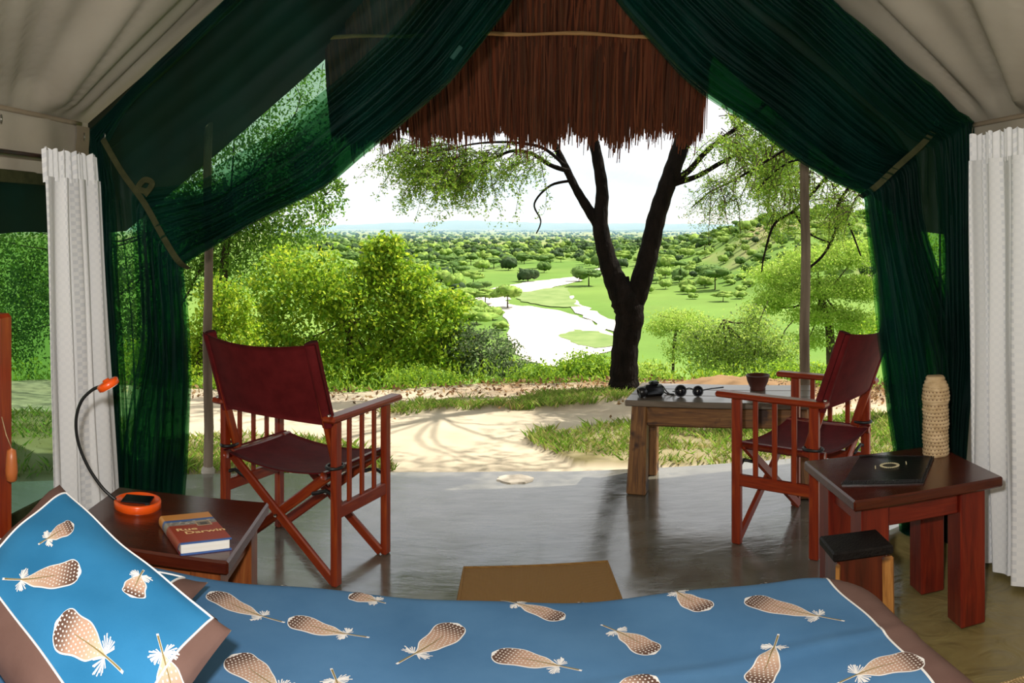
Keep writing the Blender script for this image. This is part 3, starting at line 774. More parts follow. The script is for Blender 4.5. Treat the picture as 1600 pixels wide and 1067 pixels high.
def text_mesh(body, size, name):
    cu = bpy.data.curves.new(name, 'FONT'); cu.body = body; cu.size = size; cu.extrude = 0.0; cu.offset = 0.0007; cu.resolution_u = 3
    o = bpy.data.objects.new('tmp_text', cu); COL.objects.link(o)
    dg = bpy.context.evaluated_depsgraph_get()
    me = bpy.data.meshes.new_from_object(o.evaluated_get(dg)); me.name = name
    bpy.data.objects.remove(o); bpy.data.curves.remove(cu)
    return me
def book():
    zt, th = 0.530, 0.032
    NL, NR, FR, FL = G(280, 850, zt + th), G(360, 840, zt + th), G(332, 799, zt + th), G(250, 806, zt + th)
    c = (NL + NR + FR + FL) / 4
    e = ((NR - NL) + (FR - FL)); rz = math.atan2(e.y, e.x)
    W, D = 0.142, 0.218
    t = thing('book', (c.x, c.y, zt), 'hardback book with a red and tan cover lying on the table', 'book', None, rz)
    def colour_slab(z0, z1, fn, name):
        n = 56; m = MB(); m.c = []
        vs, fs = [], []
        for z in (z1, z0):
            for j in range(n + 1):
                for x in (-W / 2, W / 2):
                    vs.append((x, -D / 2 + D * j / n, z)); m.c.append(fn(j / n))
        o2 = 2 * (n + 1)
        for j in range(n):
            a = 2 * j; fs += [(a, a + 1, a + 3, a + 2), (o2 + a, o2 + a + 2, o2 + a + 3, o2 + a + 1), (a, a + 2, o2 + a + 2, o2 + a), (a + 1, o2 + a + 1, o2 + a + 3, a + 3)]
        fs += [(0, o2, o2 + 1, 1), (2 * n, 2 * n + 1, o2 + 2 * n + 1, o2 + 2 * n)]
        m.add(vs, fs)
        return m
    red, tan, blue = (0.33, 0.045, 0.018), (0.62, 0.26, 0.06), (0.05, 0.12, 0.34)
    def cover_c(v):
        if v < 0.03: return blue
        if v < 0.60: return red
        if v < 0.72: return (0.30, 0.27, 0.23)
        if v < 0.80: return blue
        return tan
    cv = colour_slab(th - 0.0035, th, cover_c, 'front_cover').build('front_cover', M['paint'], t, False, False)
    colour_slab(0.0, 0.0035, lambda v: blue if v < 0.05 else red, 'back_cover').build('back_cover', M['paint'], t, False, False)
    sp = MB(); sp.c = []
    n = 28; vs, fs = [], []
    for j in range(n + 1):
        for k in range(9):
            a = math.pi / 2 + math.pi * k / 8
            vs.append((-W / 2 + 0.008 * math.cos(a), -D / 2 + D * j / n, th / 2 + (th / 2) * math.sin(a))); sp.c.append(cover_c(j / n))
    for j in range(n):
        for k in range(8): fs.append((j * 9 + k, j * 9 + k + 1, (j + 1) * 9 + k + 1, (j + 1) * 9 + k))
    sp.add(vs, fs).build('spine', M['paint'], t, True, False)
    MB().cbox((W - 0.006, D - 0.006, th - 0.007), Matrix.Translation((-0.002, 0, th / 2)), 0.001).build('page_block', M['paper'], t, False, False)
    # printed pictures: a strip of roofs and a small framed picture
    rs = random.Random(4); pm = MB(); pm.c = []
    for k in range(46):
        x = rs.uniform(-0.066, 0.060); y = rs.uniform(-D / 2 + 0.61 * D, -D / 2 + 0.71 * D); sx, sy = rs.uniform(0.004, 0.014), rs.uniform(0.002, 0.005)
        g = rs.choice((0.55, 0.12, 0.75, 0.25, 0.06)); col = (g, g * 0.93, g * 0.84)
        z = th + 0.0002 + 0.000004 * k
        pm.add([(x, y, z), (x + sx, y, z), (x + sx, y + sy, z), (x, y + sy, z)], [(0, 1, 2, 3)]); pm.c += [col] * 4
    pm.build('printed_picture', M['paint'], cv, False, False)
    fm = MB(); fm.c = []
    for (x0, x1, y0, y1, col, z) in ((0.008, 0.052, 0.004, 0.040, (0.50, 0.36, 0.22), 0.0005), (0.012, 0.048, 0.008, 0.036, (0.20, 0.15, 0.11), 0.0006), (0.020, 0.040, 0.012, 0.028, (0.06, 0.05, 0.04), 0.0007)):
        fm.add([(x0, y0, th + z), (x1, y0, th + z), (x1, y1, th + z), (x0, y1, th + z)], [(0, 1, 2, 3)]); fm.c += [col] * 4
    fm.build('framed_picture', M['paint'], cv, False, False)
    gold = plain('title_print', (0.92, 0.66, 0.32), 0.6)
    for txt, x, y in (('Rue', -0.060, -0.022), ('Darwin', -0.042, -0.048)):
        me = text_mesh(txt, 0.031, 'title_line'); me.materials.clear(); me.materials.append(gold)
        o = put('title_line', me, cv, False); o.location = (x, y, th + 0.0008); o.scale = (1.25, 0.85, 1)
book()

def bottle_cover():
    z0 = 0.532
    b = G(1462, 710, z0)
    t = thing('bottle_cover', (b.x, b.y, z0), 'tall woven straw bottle cover with a tapering lid standing on the red table', 'basket')
    R = 0.047; n = 44
    def coil_stack(z_a, rows, rfn, dz, seed):
        m = MB(); prof = []
        vs, fs = [], []
        sub = 6
        for i in range(rows * sub + 1):
            z = z_a + dz * i / sub; ph = (i % sub) / sub
            r = rfn(i / (rows * sub)) + 0.0035 * math.sin(math.pi * ph)
            for k in range(n * 2):
                a = 2 * math.pi * k / (n * 2)
                rr = r + 0.0016 * math.sin(n * a + (i // sub) * 1.7) * math.sin(math.pi * ph)
                vs.append((rr * math.cos(a) + 0.0012 * math.sin(z * 60), rr * math.sin(a), z + 0.0012 * math.sin(3 * a + i // sub)))
        w_ = n * 2; tot = rows * sub
        for i in range(tot):
            for k in range(w_): fs.append((i * w_ + k, i * w_ + (k + 1) % w_, (i + 1) * w_ + (k + 1) % w_, (i + 1) * w_ + k))
        fs.append(tuple(range(w_))); fs.append(tuple(tot * w_ + k for k in range(w_)))
        return m.add(vs, fs)
    def holes(z_a, rows, rfn, dz, name, par):
        m = MB()
        for i in range(rows):
            for k in range(22):
                a = 2 * math.pi * (k + 0.5 * (i % 2)) / 22; r = rfn((i + 1.0) / rows) + 0.0022; z = z_a + dz * (i + 1.0)
                c = Vector((r * math.cos(a), r * math.sin(a), z)); tt = Vector((-math.sin(a), math.cos(a), 0)) * 0.0021; up = Vector((0, 0, 0.0027))
                out = Vector((math.cos(a), math.sin(a), 0)) * 0.0008
                m.add([c - tt - up + out, c + tt - up + out, c + tt + up + out, c - tt + up + out], [(0, 1, 2, 3)])
        o = m.build(name, M['strawdark'], par, False, False); o['kind'] = 'stuff'
    body_r = lambda u: R + 0.001 * math.sin(u * 25)
    bd = coil_stack(0.0, 15, body_r, 0.0138, 1).build('body', M['straw'], t, True, False)
    holes(0.0, 14, body_r, 0.0138, 'weave_gap', bd)
    lid_r = lambda u: (R + 0.004) * (1 - 0.10 * smooth01(u * 1.4)) - 0.014 * smooth01((u - 0.55) / 0.45)
    ld = coil_stack(0.205, 7, lid_r, 0.0136, 2).build('lid', M['straw'], t, True, False)
    holes(0.205, 6, lid_r, 0.0136, 'weave_gap', ld)
bottle_cover()

def placemat():
    z0 = 0.532
    A, B, C_, D_ = G(1312, 760, z0), G(1445, 757, z0), G(1462, 714, z0), G(1342, 713, z0)
    c = (A + B + C_ + D_) / 4
    t = thing('beaded_placemat', (c.x, c.y, z0), 'black beaded leather mat with a pale bead ring lying on the red table', 'placemat')
    P = [p - c for p in (A, B, C_, D_)]; P = [Vector((p.x * 0.96, p.y * 0.96, 0)) for p in P]
    at = lambda u, v: (P[0] * (1 - u) + P[1] * u) * (1 - v) + (P[3] * (1 - u) + P[2] * u) * v
    m = MB(); n = 10
    m.grid(lambda u, v: (at(u, v).x, at(u, v).y, 0.0035 + 0.0012 * math.sin(u * 9) * math.sin(v * 7)), n, n)
    k = len(m.v); m.v += [(p[0], p[1], 0.0002) for p in m.v]; nf = len(m.f); m.f += [tuple(i + k for i in reversed(f)) for f in m.f[:nf]]
    w_ = n + 1
    for i in range(n): m.f += [(i, i + 1, i + 1 + k, i + k), (n * w_ + i, n * w_ + i + k, n * w_ + i + 1 + k, n * w_ + i + 1), (i * w_, i * w_ + k, (i + 1) * w_ + k, (i + 1) * w_), (i * w_ + n, (i + 1) * w_ + n, (i + 1) * w_ + n + k, i * w_ + n + k)]
    m.build('leather', M['hide'], t, False, False)
    def bead(mb, p, r):
        vs = [p + Vector(d) * r for d in ((1, 0, 0), (-1, 0, 0), (0, 1, 0), (0, -1, 0), (0, 0, 1), (0, 0, -1), (.7, .7, .45), (-.7, .7, .45), (.7, -.7, .45), (-.7, -.7, .45))]
        mb.add(vs, [(0, 6, 4, 8), (6, 2, 7, 4), (4, 7, 1, 9), (8, 4, 9, 3), (0, 2, 6), (2, 1, 7), (1, 3, 9), (3, 0, 8), (0, 5, 2), (2, 5, 1), (1, 5, 3), (3, 5, 0)])
    for nm, edge in (('front_fringe', [(u / 46, v) for u in range(47) for v in (0.0, 0.03, 0.06, 0.09)]), ('side_fringe', [(u, v / 40) for v in range(41) for u in (0.97, 1.0)]), ('back_fringe', [(u / 46, v) for u in range(47) for v in (0.98, 1.0)])):
        f = MB()
        for u, v in edge:
            p = at(u, v); bead(f, Vector((p.x + random.gauss(0, .0006), p.y + random.gauss(0, .0006), 0.0062)), 0.0026)
        o = f.build(nm, M['bead'], t, True, False); o['kind'] = 'stuff'
    r_ = MB(); pc = G(1390, 730, z0) - c
    for k2 in range(30):
        a = 2 * math.pi * k2 / 30
        for rr in (0.026, 0.031): bead(r_, Vector((pc.x + rr * 1.1 * math.cos(a), pc.y + rr * math.sin(a), 0.007)), 0.0029)
    for dx in (-0.062, 0.062):
        for q in range(4): bead(r_, Vector((pc.x + dx + 0.004 * q, pc.y - 0.012 + 0.009 * q, 0.0065)), 0.0025)
    o = r_.build('bead_ring', M['palebead'], t, True, False)
    o['kind'] = 'stuff'
placemat()

def clay_bowl():
    p = G(1184, 609, VT)
    t = thing('clay_bowl', (p.x, p.y, VT), 'dark clay bowl standing on the worn veranda table', 'bowl')
    s = 0.97
    prof = [(0.001, 0.0), (0.042, 0.0), (0.045, 0.004), (0.043, 0.014), (0.060, 0.050), (0.067, 0.080), (0.069, 0.083), (0.063, 0.083), (0.055, 0.052), (0.036, 0.016), (0.001, 0.014)]
    MB().lathe([(r * s, z * s) for r, z in prof], 32).build('bowl', M['clay'], t, True, False)
    MB().tube([(0.066 * s * math.cos(a), 0.066 * s * math.sin(a), 0.083 * s) for a in [2 * math.pi * k / 32 for k in range(33)]], 0.0035, 6, False).build('rim', M['clay'], t, True, False)
clay_bowl()

def camera_and_glasses():
    p = G(1021, 619, VT)
    t = thing('compact_camera', (p.x, p.y, VT), 'black camera with a short lens and strap lying on the veranda table', 'camera', None, math.radians(12))
    MB().cbox((0.118, 0.052, 0.062), Matrix.Translation((0, 0, 0.031)), 0.016).build('body', M['blackplastic'], t, True, False)
    MB().cbox((0.050, 0.044, 0.022), Matrix.Translation((0.002, 0, 0.071)), 0.009).build('viewfinder_hump', M['blackplastic'], t, True, False)
    MB().lathe([(0.001, 0), (0.026, 0), (0.028, 0.02), (0.028, 0.040), (0.022, 0.043), (0.020, 0.036), (0.001, 0.034)], 24, Matrix.Translation((-0.045, -0.005, 0.034)) @ Matrix.Rotation(math.radians(-105), 4, 'Y')).build('lens', M['blackplastic'], t, True, False)
    MB().tube(catmull([(0.058, 0, 0.045), (0.075, -0.01, 0.018), (0.095, -0.02, 0.005), (0.115, -0.012, 0.004), (0.085, 0.02, 0.004), (0.062, 0.012, 0.02)], 6), 0.004, 6, True, 0.4).build('strap', M['rubber'], t, True, False)
    q = G(1077, 620, VT)
    g = thing('sunglasses', (q.x, q.y, VT), 'black round sunglasses lying open on the veranda table', 'sunglasses', None, math.radians(-8))
    for x, r in ((-0.046, 0.029), (0.046, 0.026)):
        m_ = Matrix.Translation((x, 0, r + 0.003)) @ Matrix.Rotation(math.radians(80), 4, 'X')
        MB().lathe([(0.001, -0.001), (r * 0.95, -0.001), (r * 0.95, 0.001), (0.001, 0.002)], 24, m_).build('lens', M['solar'], g, True, False)
        MB().tube([m_ @ Vector((r * math.cos(a), r * math.sin(a), 0)) for a in [2 * math.pi * k / 26 for k in range(27)]], 0.0036, 6, False).build('rim', M['blackplastic'], g, True, False)
    MB().tube([(-0.018, 0.001, 0.042), (0.0, 0.002, 0.046), (0.021, 0.001, 0.040)], 0.0035, 6).build('bridge', M['blackplastic'], g, True, False)
    MB().tube([(0.072, 0.004, 0.034), (0.120, 0.03, 0.036), (0.190, 0.075, 0.033)], [0.004, 0.0035, 0.0045], 6).build('temple_arm', M['blackplastic'], g, True, False)
    MB().tube([(-0.074, 0.004, 0.030), (-0.085, 0.05, 0.020), (-0.06, 0.12, 0.006)], [0.004, 0.0035, 0.0045], 6).build('temple_arm', M['blackplastic'], g, True, False)
camera_and_glasses()

# ------------------------------------------------------------------ floor mats
def floor_mat(name, pts, z, th, mat, label, fringe=False):
    c = sum((Vector((p[0], p[1], 0)) for p in pts), Vector()) / len(pts)
    t = thing(name, (c.x, c.y, z), label, 'mat')
    q = [Vector((p[0], p[1], 0)) - c for p in pts]
    at = lambda u, v: (q[0] * (1 - u) + q[1] * u) * (1 - v) + (q[3] * (1 - u) + q[2] * u) * v
    m = MB(); m.add([(p.x, p.y, th) for p in q] + [(p.x, p.y, 0.0005) for p in q], [(0, 1, 2, 3), (4, 7, 6, 5), (0, 4, 5, 1), (1, 5, 6, 2), (2, 6, 7, 3), (3, 7, 4, 0)])
    m.build('woven_field', mat, t, False, False)
    b = MB()
    b.tube([(p.x, p.y, th * 0.6) for p in q + [q[0]]], th * 0.8, 6)
    b.build('edge_binding', mat, t, False, False)
floor_mat('door_mat', [(-0.20, 3.02), (0.41, 3.04), (0.395, 3.435), (-0.195, 3.39)], 0.0, 0.012, M['mat'], 'brown woven door mat lying on the concrete at the tent entrance')
pm_ = [G(1500, 1090, 0.02), G(1720, 1020, 0.02)]
d_ = (pm_[1] - pm_[0]).normalized(); nn = Vector((d_.y, -d_.x, 0)) * 0.5
floor_mat('straw_mat', [((pm_[0] + nn).x, (pm_[0] + nn).y), ((pm_[1] + nn).x, (pm_[1] + nn).y), (pm_[1].x, pm_[1].y), (pm_[0].x, pm_[0].y)], 0.016, 0.010, M['palemat'], 'pale straw mat lying on the olive groundsheet at the foot of the bed')
# ------------------------------------------------------------------ bed, bedspread, pillows
BX0, BX1, BY0, BY1, BZ = -1.30, 0.845, 0.48, 1.935, 0.55
RC, RE = 0.12, 0.055                       # corner and edge rounding
def cloth(a, b, off=0.0, raw=False):
    """flat cloth coordinates to the draped surface: flat on top, rolled over the mattress edge and hanging"""
    ix0, ix1, iy0, iy1 = BX0 + RE + RC, BX1 - RE - RC, BY0 + RE + RC, BY1 - RE - RC
    cx, cy = min(max(a, ix0), ix1), min(max(b, iy0), iy1)
    dx, dy = a - cx, b - cy
    d = math.hypot(dx, dy)
    n = (dx / d, dy / d) if d > 1e-9 else (0.0, 0.0)
    e = d - RC
    wob = 0.005 * math.sin(a * 7 + 1) * math.sin(b * 6) + 0.003 * math.sin(a * 15 + b * 11)
    crease = 0.004 * (1 - smooth01(abs(b - (1.50 + 0.06 * math.sin(a * 2.2) + 0.03 * a)) / 0.03))
    z = BZ + wob + crease
    if e <= 0: x, y = a, b
    elif e <= RE * math.pi / 2:
        t = e / RE; x = cx + n[0] * (RC + RE * math.sin(t)); y = cy + n[1] * (RC + RE * math.sin(t)); z -= RE * (1 - math.cos(t))
    else:
        h = e - RE * math.pi / 2; rip = 0.012 * math.sin((a + b) * 22) * smooth01(h / 0.12)
        x = cx + n[0] * (RC + RE + 0.05 * h + rip); y = cy + n[1] * (RC + RE + 0.05 * h + rip); z -= RE + h
    p = Vector((x, y, z))
    if off and not raw:
        u = cloth(a + 0.004, b, 0, True) - p; v = cloth(a, b + 0.004, 0, True) - p
        q = u.cross(v)
        if q.length > 1e-12: p = p + q.normalized() * off
    return p

def feather(mapfn, tip, quill, width, bend=0.0, seed=0):
    """batik feather print as a thin film on a cloth: tip and quill end in cloth coordinates"""
    rr = random.Random(seed)
    T, Q = Vector(tip), Vector(quill)
    ax = T - Q; L = ax.length; ax.normalize(); nr = Vector((-ax.y, ax.x))
    def P(s, n, off):
        c = Q + ax * (s * L) + nr * (n + bend * L * math.sin(math.pi * s))
        return mapfn(c.x, c.y, off)
    m = MB(); m.c = []
    def quadstrip(pairs, off, cols, nc=1):
        k = len(m.v)
        for (s, n0, n1), c in zip(pairs, cols):
            for q in range(nc + 1): m.v.append(tuple(P(s, n0 + (n1 - n0) * q / nc, off))); m.c.append(c)
        for i in range(len(pairs) - 1):
            for q in range(nc):
                a0 = k + (nc + 1) * i + q; m.f.append((a0, a0 + nc + 1, a0 + nc + 2, a0 + 1))
    W2 = width / 2; white = (0.78, 0.76, 0.74)
    def prof(s, side):
        k = (s - 0.26) / 0.74
        if k <= 0 or k >= 1: return 0.0
        w_ = math.sin(math.pi * min(1, k * 0.58 + 0.02)) ** 0.75 if k < 0.80 else (math.sin(math.pi * (0.80 * 0.58 + 0.02)) ** 0.75) * math.sqrt(max(0, 1 - ((k - 0.80) / 0.20) ** 2))
        return W2 * w_ * (1 + 0.07 * math.sin(k * 13 + side * 2 + seed)) * (0.35 + 0.65 * smooth01(k / 0.3))
    N = 30
    ss = [0.26 + 0.74 * i / N for i in range(N + 1)]
    g = 0.0028
    for (s0, s1) in ((0.255, 1.0),):
        quadstrip([(min(max(s, 0.25), 1.0) + (g / L if i == N else 0), -prof(s, -1) - g, prof(s, 1) + g) for i, s in enumerate(ss)], 0.0009, [white] * (N + 1), 8)
    beige, tan, dark = Vector((0.60, 0.46, 0.33)), Vector((0.46, 0.29, 0.21)), Vector((0.105, 0.055, 0.04))
    def bc(k):
        c = beige.lerp(tan, smooth01(k / 0.55)) if k < 0.55 else tan.lerp(dark, smooth01((k - 0.55) / 0.35))
        return tuple(c)
    quadstrip([(s, -prof(s, -1), prof(s, 1)) for s in ss[1:-1]], 0.0015, [bc((s - 0.26) / 0.74) for s in ss[1:-1]], 8)
    # white spots
    step = 0.0088; s = 0.36; row = 0
    while s < 0.985:
        w0, w1 = prof(s, -1), prof(s, 1); n = -w0 + 0.004 + (row % 2) * step / 2
        while n < w1 - 0.003:
            r = 0.0017 + 0.0006 * (s - 0.3)
            k = len(m.v)
            for q in range(6):
                a = math.pi / 3 * q; m.v.append(tuple(P(s + r * math.cos(a) / L, n + r * math.sin(a), 0.0021)))
                cc = 0.55 + 0.25 * s; m.c.append((cc, cc * 0.94, cc * 0.88))
            m.f.append(tuple(range(k, k + 6)))
            n += step
        s += step * 0.9 / L; row += 1
    # shaft
    olive = (0.22, 0.17, 0.06)
    quadstrip([(q, -0.0026 + 0.001 * q, 0.0026 - 0.001 * q) for q in [0.02 + 0.26 * i / 8 for i in range(9)]], 0.0018, [white] * 9)
    quadstrip([(q, -0.0019 * (1.05 - q), 0.0019 * (1.05 - q)) for q in [0.05 + 0.67 * i / 16 for i in range(17)]], 0.0024, [olive] * 17)
    # downy tuft: white loops each side of the shaft
    for side in (-1, 1):
        for q in range(10):
            a = math.radians(26 + 14 * q + rr.uniform(-5, 5)); l = width * rr.uniform(0.34, 0.52)
            b0 = (0.27, side * 0.003)
            k = len(m.v); pts = []
            for i in range(6):
                t = i / 5; s_ = b0[0] + (l * t * math.cos(a)) / L * -0.55 + 0.02 * t; n_ = b0[1] + side * l * t * math.sin(a)
                hw = 0.0009 * (0.5 + t) 
                m.v += [tuple(P(s_ - hw * math.sin(a) / L, n_ - side * hw * math.cos(a), 0.0016)), tuple(P(s_ + hw * math.sin(a) / L, n_ + side * hw * math.cos(a), 0.0016))]
                m.c += [white, white]
            for i in range(5): m.f.append((k + 2 * i, k + 2 * i + 2, k + 2 * i + 3, k + 2 * i + 1))
    return m

def bed():
    t = thing('bed', (-0.2, 1.2, 0.0), 'wooden bed with tall head posts under a blue feather print spread', 'bed')
    loc = Vector((-0.2, 1.2, 0.0)); q = lambda x, y, z: Vector((x, y, z)) - loc
    MB().cbox((BX1 - BX0 - 0.03, BY1 - BY0 - 0.03, 0.20), Matrix.Translation(q((BX0 + BX1) / 2, (BY0 + BY1) / 2, BZ - 0.115)), 0.045).build('mattress', M['greycloth'], t, True, False)
    for y in (BY0 + 0.03, BY1 - 0.055): 
        bar('side_rail', q(BX0, y, 0.27), q(BX1 - 0.05, y, 0.27), 0.035, 0.13, M['leftwood'], t)
        bar('foot_leg', q(BX1 - 0.09, y, 0.015), q(BX1 - 0.09, y, 0.30), 0.07, 0.07, M['leftwood'], t, (0, 1, 0))
    for y in (BY0 - 0.02, 1.925):
        bar('head_post', q(BX0 - 0.078, y, 0.015), q(BX0 - 0.078, y, 1.155), 0.075, 0.075, M['chairwood'], t, (0, 1, 0), 0.010)
    for z in (0.68, 0.84, 1.0): bar('head_rail', q(BX0 - 0.055, BY0 + 0.02, z), q(BX0 - 0.055, 1.885, z), 0.03, 0.11, M['leftwood'], t)
bed()

def bedspread():
    t = thing('bedspread', (-0.2, 1.2, BZ), 'blue cotton bedspread printed with feathers and edged in brown', 'bedspread')
    A0, A1, B0, B1 = BX0 + 0.02, BX1 + 0.34, BY0 - 0.28, BY1 + 0.30
    EA, EB0, EB1 = BX1 - 0.095, BY0 + 0.02, BY1 + 0.065              # where the blue field ends
    def edge(b): return EA + 0.006 * math.sin(b * 9) + 0.004 * math.sin(b * 23 + 1)
    def edge_b(a): return EB1 + 0.006 * math.sin(a * 8)
    # blue field
    MB().grid(lambda u, v: (lambda bb: tuple(cloth(A0 + (edge(bb) - A0) * u, bb)))(EB0 + (EB1 - EB0) * v), 150, 110).build('blue_field', M['blue'], t, True)
    def foot(u, v):
        b = B0 + (B1 - B0) * v; a0 = edge(b); return tuple(cloth(a0 + (A1 - a0) * u, b))
    MB().grid(foot, 40, 120).build('foot_border', M['brown'], t, True)
    MB().grid(lambda u, v: tuple(cloth(A0 + (edge(EB1) - A0) * u, EB1 + (B1 - EB1) * v)), 120, 18).build('far_border', M['brown'], t, True)
    MB().grid(lambda u, v: tuple(cloth(A0 + (edge(B0) - A0) * u, B0 + (EB0 - B0) * v)), 120, 18).build('near_border', M['brown'], t, True)
    ln = MB(); ln.c = []
    def strip(ptsab, w_):
        k = len(ln.v)
        for (a, b, na, nb) in ptsab:
            for s in (-1, 1): ln.v.append(tuple(cloth(a + na * s * w_, b + nb * s * w_, 0.0008))); ln.c.append((0.75, 0.74, 0.72))
        for i in range(len(ptsab) - 1): ln.f.append((k + 2 * i, k + 2 * i + 1, k + 2 * i + 3, k + 2 * i + 2))
    strip([(edge(EB0 + (EB1 - EB0) * i / 110), EB0 + (EB1 - EB0) * i / 110, 1, 0) for i in range(111)], 0.0026)
    ln.build('foot_piping', M['print'], t)
    l2 = MB(); ln = l2; ln.c = []
    strip([(A0 + (EA - A0) * i / 140, EB1, 0, 1) for i in range(141)], 0.0022)
    ln.build('far_piping', M['print'], t)
    F_ = lambda px, py: (lambda p: (p.x, p.y))(G(px, py, BZ))
    specs = [((329, 923), (448, 975), .055, .05), ((453, 968), (580, 1002), .052, .06), ((715, 973), (617, 1043), .066, -.03), ((364, 1025), (470, 1090), .075, .04),
             ((548, 1112), (517, 1043), .060, 0), ((548, 934), (604, 946), .05, 0), ((880, 965), (780, 936), .050, .03), ((1022, 1021), (937, 973), .058, .05),
             ((771, 1017), (912, 1051), .060, -.02), ((1107, 957), (1045, 918), .056, -.05), ((1024, 1064), (910, 1115), .06, 0), ((1166, 940), (1323, 972), .068, .02),
             ((1181, 1067), (1217, 994), .054, .02), ((1441, 1032), (1305, 1067), .070, .07)]
    for i, (a, b, w_, bd) in enumerate(specs):
        feather(cloth, F_(*a), F_(*b), w_, bd, i).build('feather_motif', M['print'], t)
    # motifs that run over the far edge
    for i, (x, dx) in enumerate(((-0.52, 0.05), (0.18, 0.08), (0.58, -0.05))):
        feather(cloth, (x + dx, BY1 + 0.13), (x - dx * 0.4, BY1 - 0.045), 0.055, 0, 40 + i).build('feather_motif', M['print'], t)
bedspread()

class Pillow:
    """cushion on the frame TL, TR, BL; (u, v) in 0..1 over the face, front = +1 or back = -1"""
    def __init__(s, TL, TR, BL, thick, seed):
        s.TL, s.e1, s.e2 = Vector(TL), Vector(TR) - Vector(TL), Vector(BL) - Vector(TL)
        s.n = s.e2.cross(s.e1).normalized(); s.n = s.n if s.n.z > 0 else -s.n
        s.th, s.seed = thick, seed
    def at(s, u, v, side=1, off=0.0):
        x, y = 2 * u - 1, 2 * v - 1
        k = max(0.0, (1 - abs(x) ** 2.6)) ** 0.5 * max(0.0, (1 - abs(y) ** 2.6)) ** 0.5
        # edges pulled in between the corners
        uu = 0.5 + (u - 0.5) * (1 - 0.05 * (1 - y * y)); vv = 0.5 + (v - 0.5) * (1 - 0.07 * (1 - x * x))
        wr = 0.006 * math.sin(u * 14 + v * 5 + s.seed) * math.sin(v * 11 - u * 4) * (1 - k * 0.3)
        return s.TL + s.e1 * uu + s.e2 * vv + s.n * (side * (s.th * (0.5 if side > 0 else 0.3) * k + off) + wr * min(1, 6 * k))
    def uv(s, px, py):
        d = AR(px, py, 1.0) - Vector((0, 0, CH)); o = Vector((0, 0, CH)); c = s.TL + s.n * s.th * 0.42
        t = (c - o).dot(s.n) / d.dot(s.n); p = o + d * t - c
        a11, a12, a22 = s.e1.dot(s.e1), s.e1.dot(s.e2), s.e2.dot(s.e2); b1, b2 = p.dot(s.e1), p.dot(s.e2)
        D = a11 * a22 - a12 * a12
        return ((b1 * a22 - b2 * a12) / D, (a11 * b2 - a12 * b1) / D)
    def patch(s, u0, u1, v0, v1, side, nu, nv, off=0.0):
        return MB().grid(lambda a, b: tuple(s.at(u0 + (u1 - u0) * a, v0 + (v1 - v0) * b, side, off)), nu, nv)
def make_pillow(name, P, label, ub, vb, feathers, lining):
    c = P.TL + P.e1 * 0.5 + P.e2 * 0.5
    t = thing(name, tuple(c), label, 'pillow')
    u0, u1, v0, v1 = ub[0], 1 - ub[1], vb[0], 1 - vb[1]
    P.patch(u0, u1, v0, v1, 1, 60, 50).build('blue_field', M['pillowblue'], t, True)
    for r in ((0, u0, 0, 1), (u1, 1, 0, 1), (u0, u1, 0, v0), (u0, u1, v1, 1)):
        P.patch(*r, 1, 14 if r[1] - r[0] < 0.5 else 60, 14 if r[3] - r[2] < 0.5 else 50).build('border', M['brown'], t, True)
    P.patch(0, 1, 0, 1, -1, 50, 40).build('back_panel', lining, t, True)
    pp = MB(); pp.c = []
    loop = [(u0 + (u1 - u0) * i / 60, v0) for i in range(61)] + [(u1, v0 + (v1 - v0) * i / 50) for i in range(1, 51)] + [(u1 - (u1 - u0) * i / 60, v1) for i in range(1, 61)] + [(u0, v1 - (v1 - v0) * i / 50) for i in range(1, 51)]
    pp.tube([P.at(u, v, 1, 0.0012) for u, v in loop], 0.0023, 5, False); pp.c = [(0.75, 0.74, 0.72)] * len(pp.v)
    pp.build('piping', M['print'], t)
    l1, l2 = P.e1.length, P.e2.length
    mapfn = lambda x, y, off: P.at(min(max(x / l1, 0.004), 0.996), min(max(y / l2, 0.004), 0.996), 1, off)
    for i, (a, b, w_, bd) in enumerate(feathers):
        ua, va = P.uv(*a); ub, vb = P.uv(*b)
        feather(mapfn, (ua * l1, va * l2), (ub * l1, vb * l2), w_, bd, 60 + i).build('feather_motif', M['print'], t)
    return t
P1 = Pillow(AR(93, 757, 1.93), AR(362, 985, 1.42), AR(-90, 930, 1.68), 0.15, 1)
make_pillow('feather_pillow', P1, 'bright blue feather print pillow with brown border propped on another pillow', (0.10, 0.055), (0.03, 0.19),
            [((116, 815), (58, 852), .052, .05), ((129, 899), (-2, 908), .060, .05), ((211, 933), (229, 880), .050, .0), ((89, 985), (199, 1056), .072, .02), ((282, 1100), (250, 985), .060, .0)], M['greycloth'])
P2 = Pillow((-1.26, 1.71, 0.610), (-0.665, 1.74, 0.605), (-1.24, 1.22, 0.592), 0.10, 4)
make_pillow('flat_pillow', P2, 'blue feather print pillow lying flat on the bed beneath the propped one', (0.08, 0.08), (0.03, 0.10), [((60, 1090), (38, 1022), .055, 0)], M['greycloth'])

def key_tag():
    p = AR(18, 700, 2.30)
    t = thing('wooden_tag', tuple(p), 'carved wooden tag hanging by a string from the bed post', 'tag')
    MB().tube([Vector((-0.012, -0.03, 0.09)), Vector((-0.004, -0.02, 0.04)), Vector((0, 0, 0.0))], 0.0016, 6).build('string', M['straw'], t, True, False)
    MB().lathe([(0.002, 0.0), (0.013, -0.006), (0.016, -0.03), (0.018, -0.065), (0.015, -0.088), (0.010, -0.092), (0.001, -0.092)], 14).build('carved_tag', M['wick'], t, True, False)
key_tag()

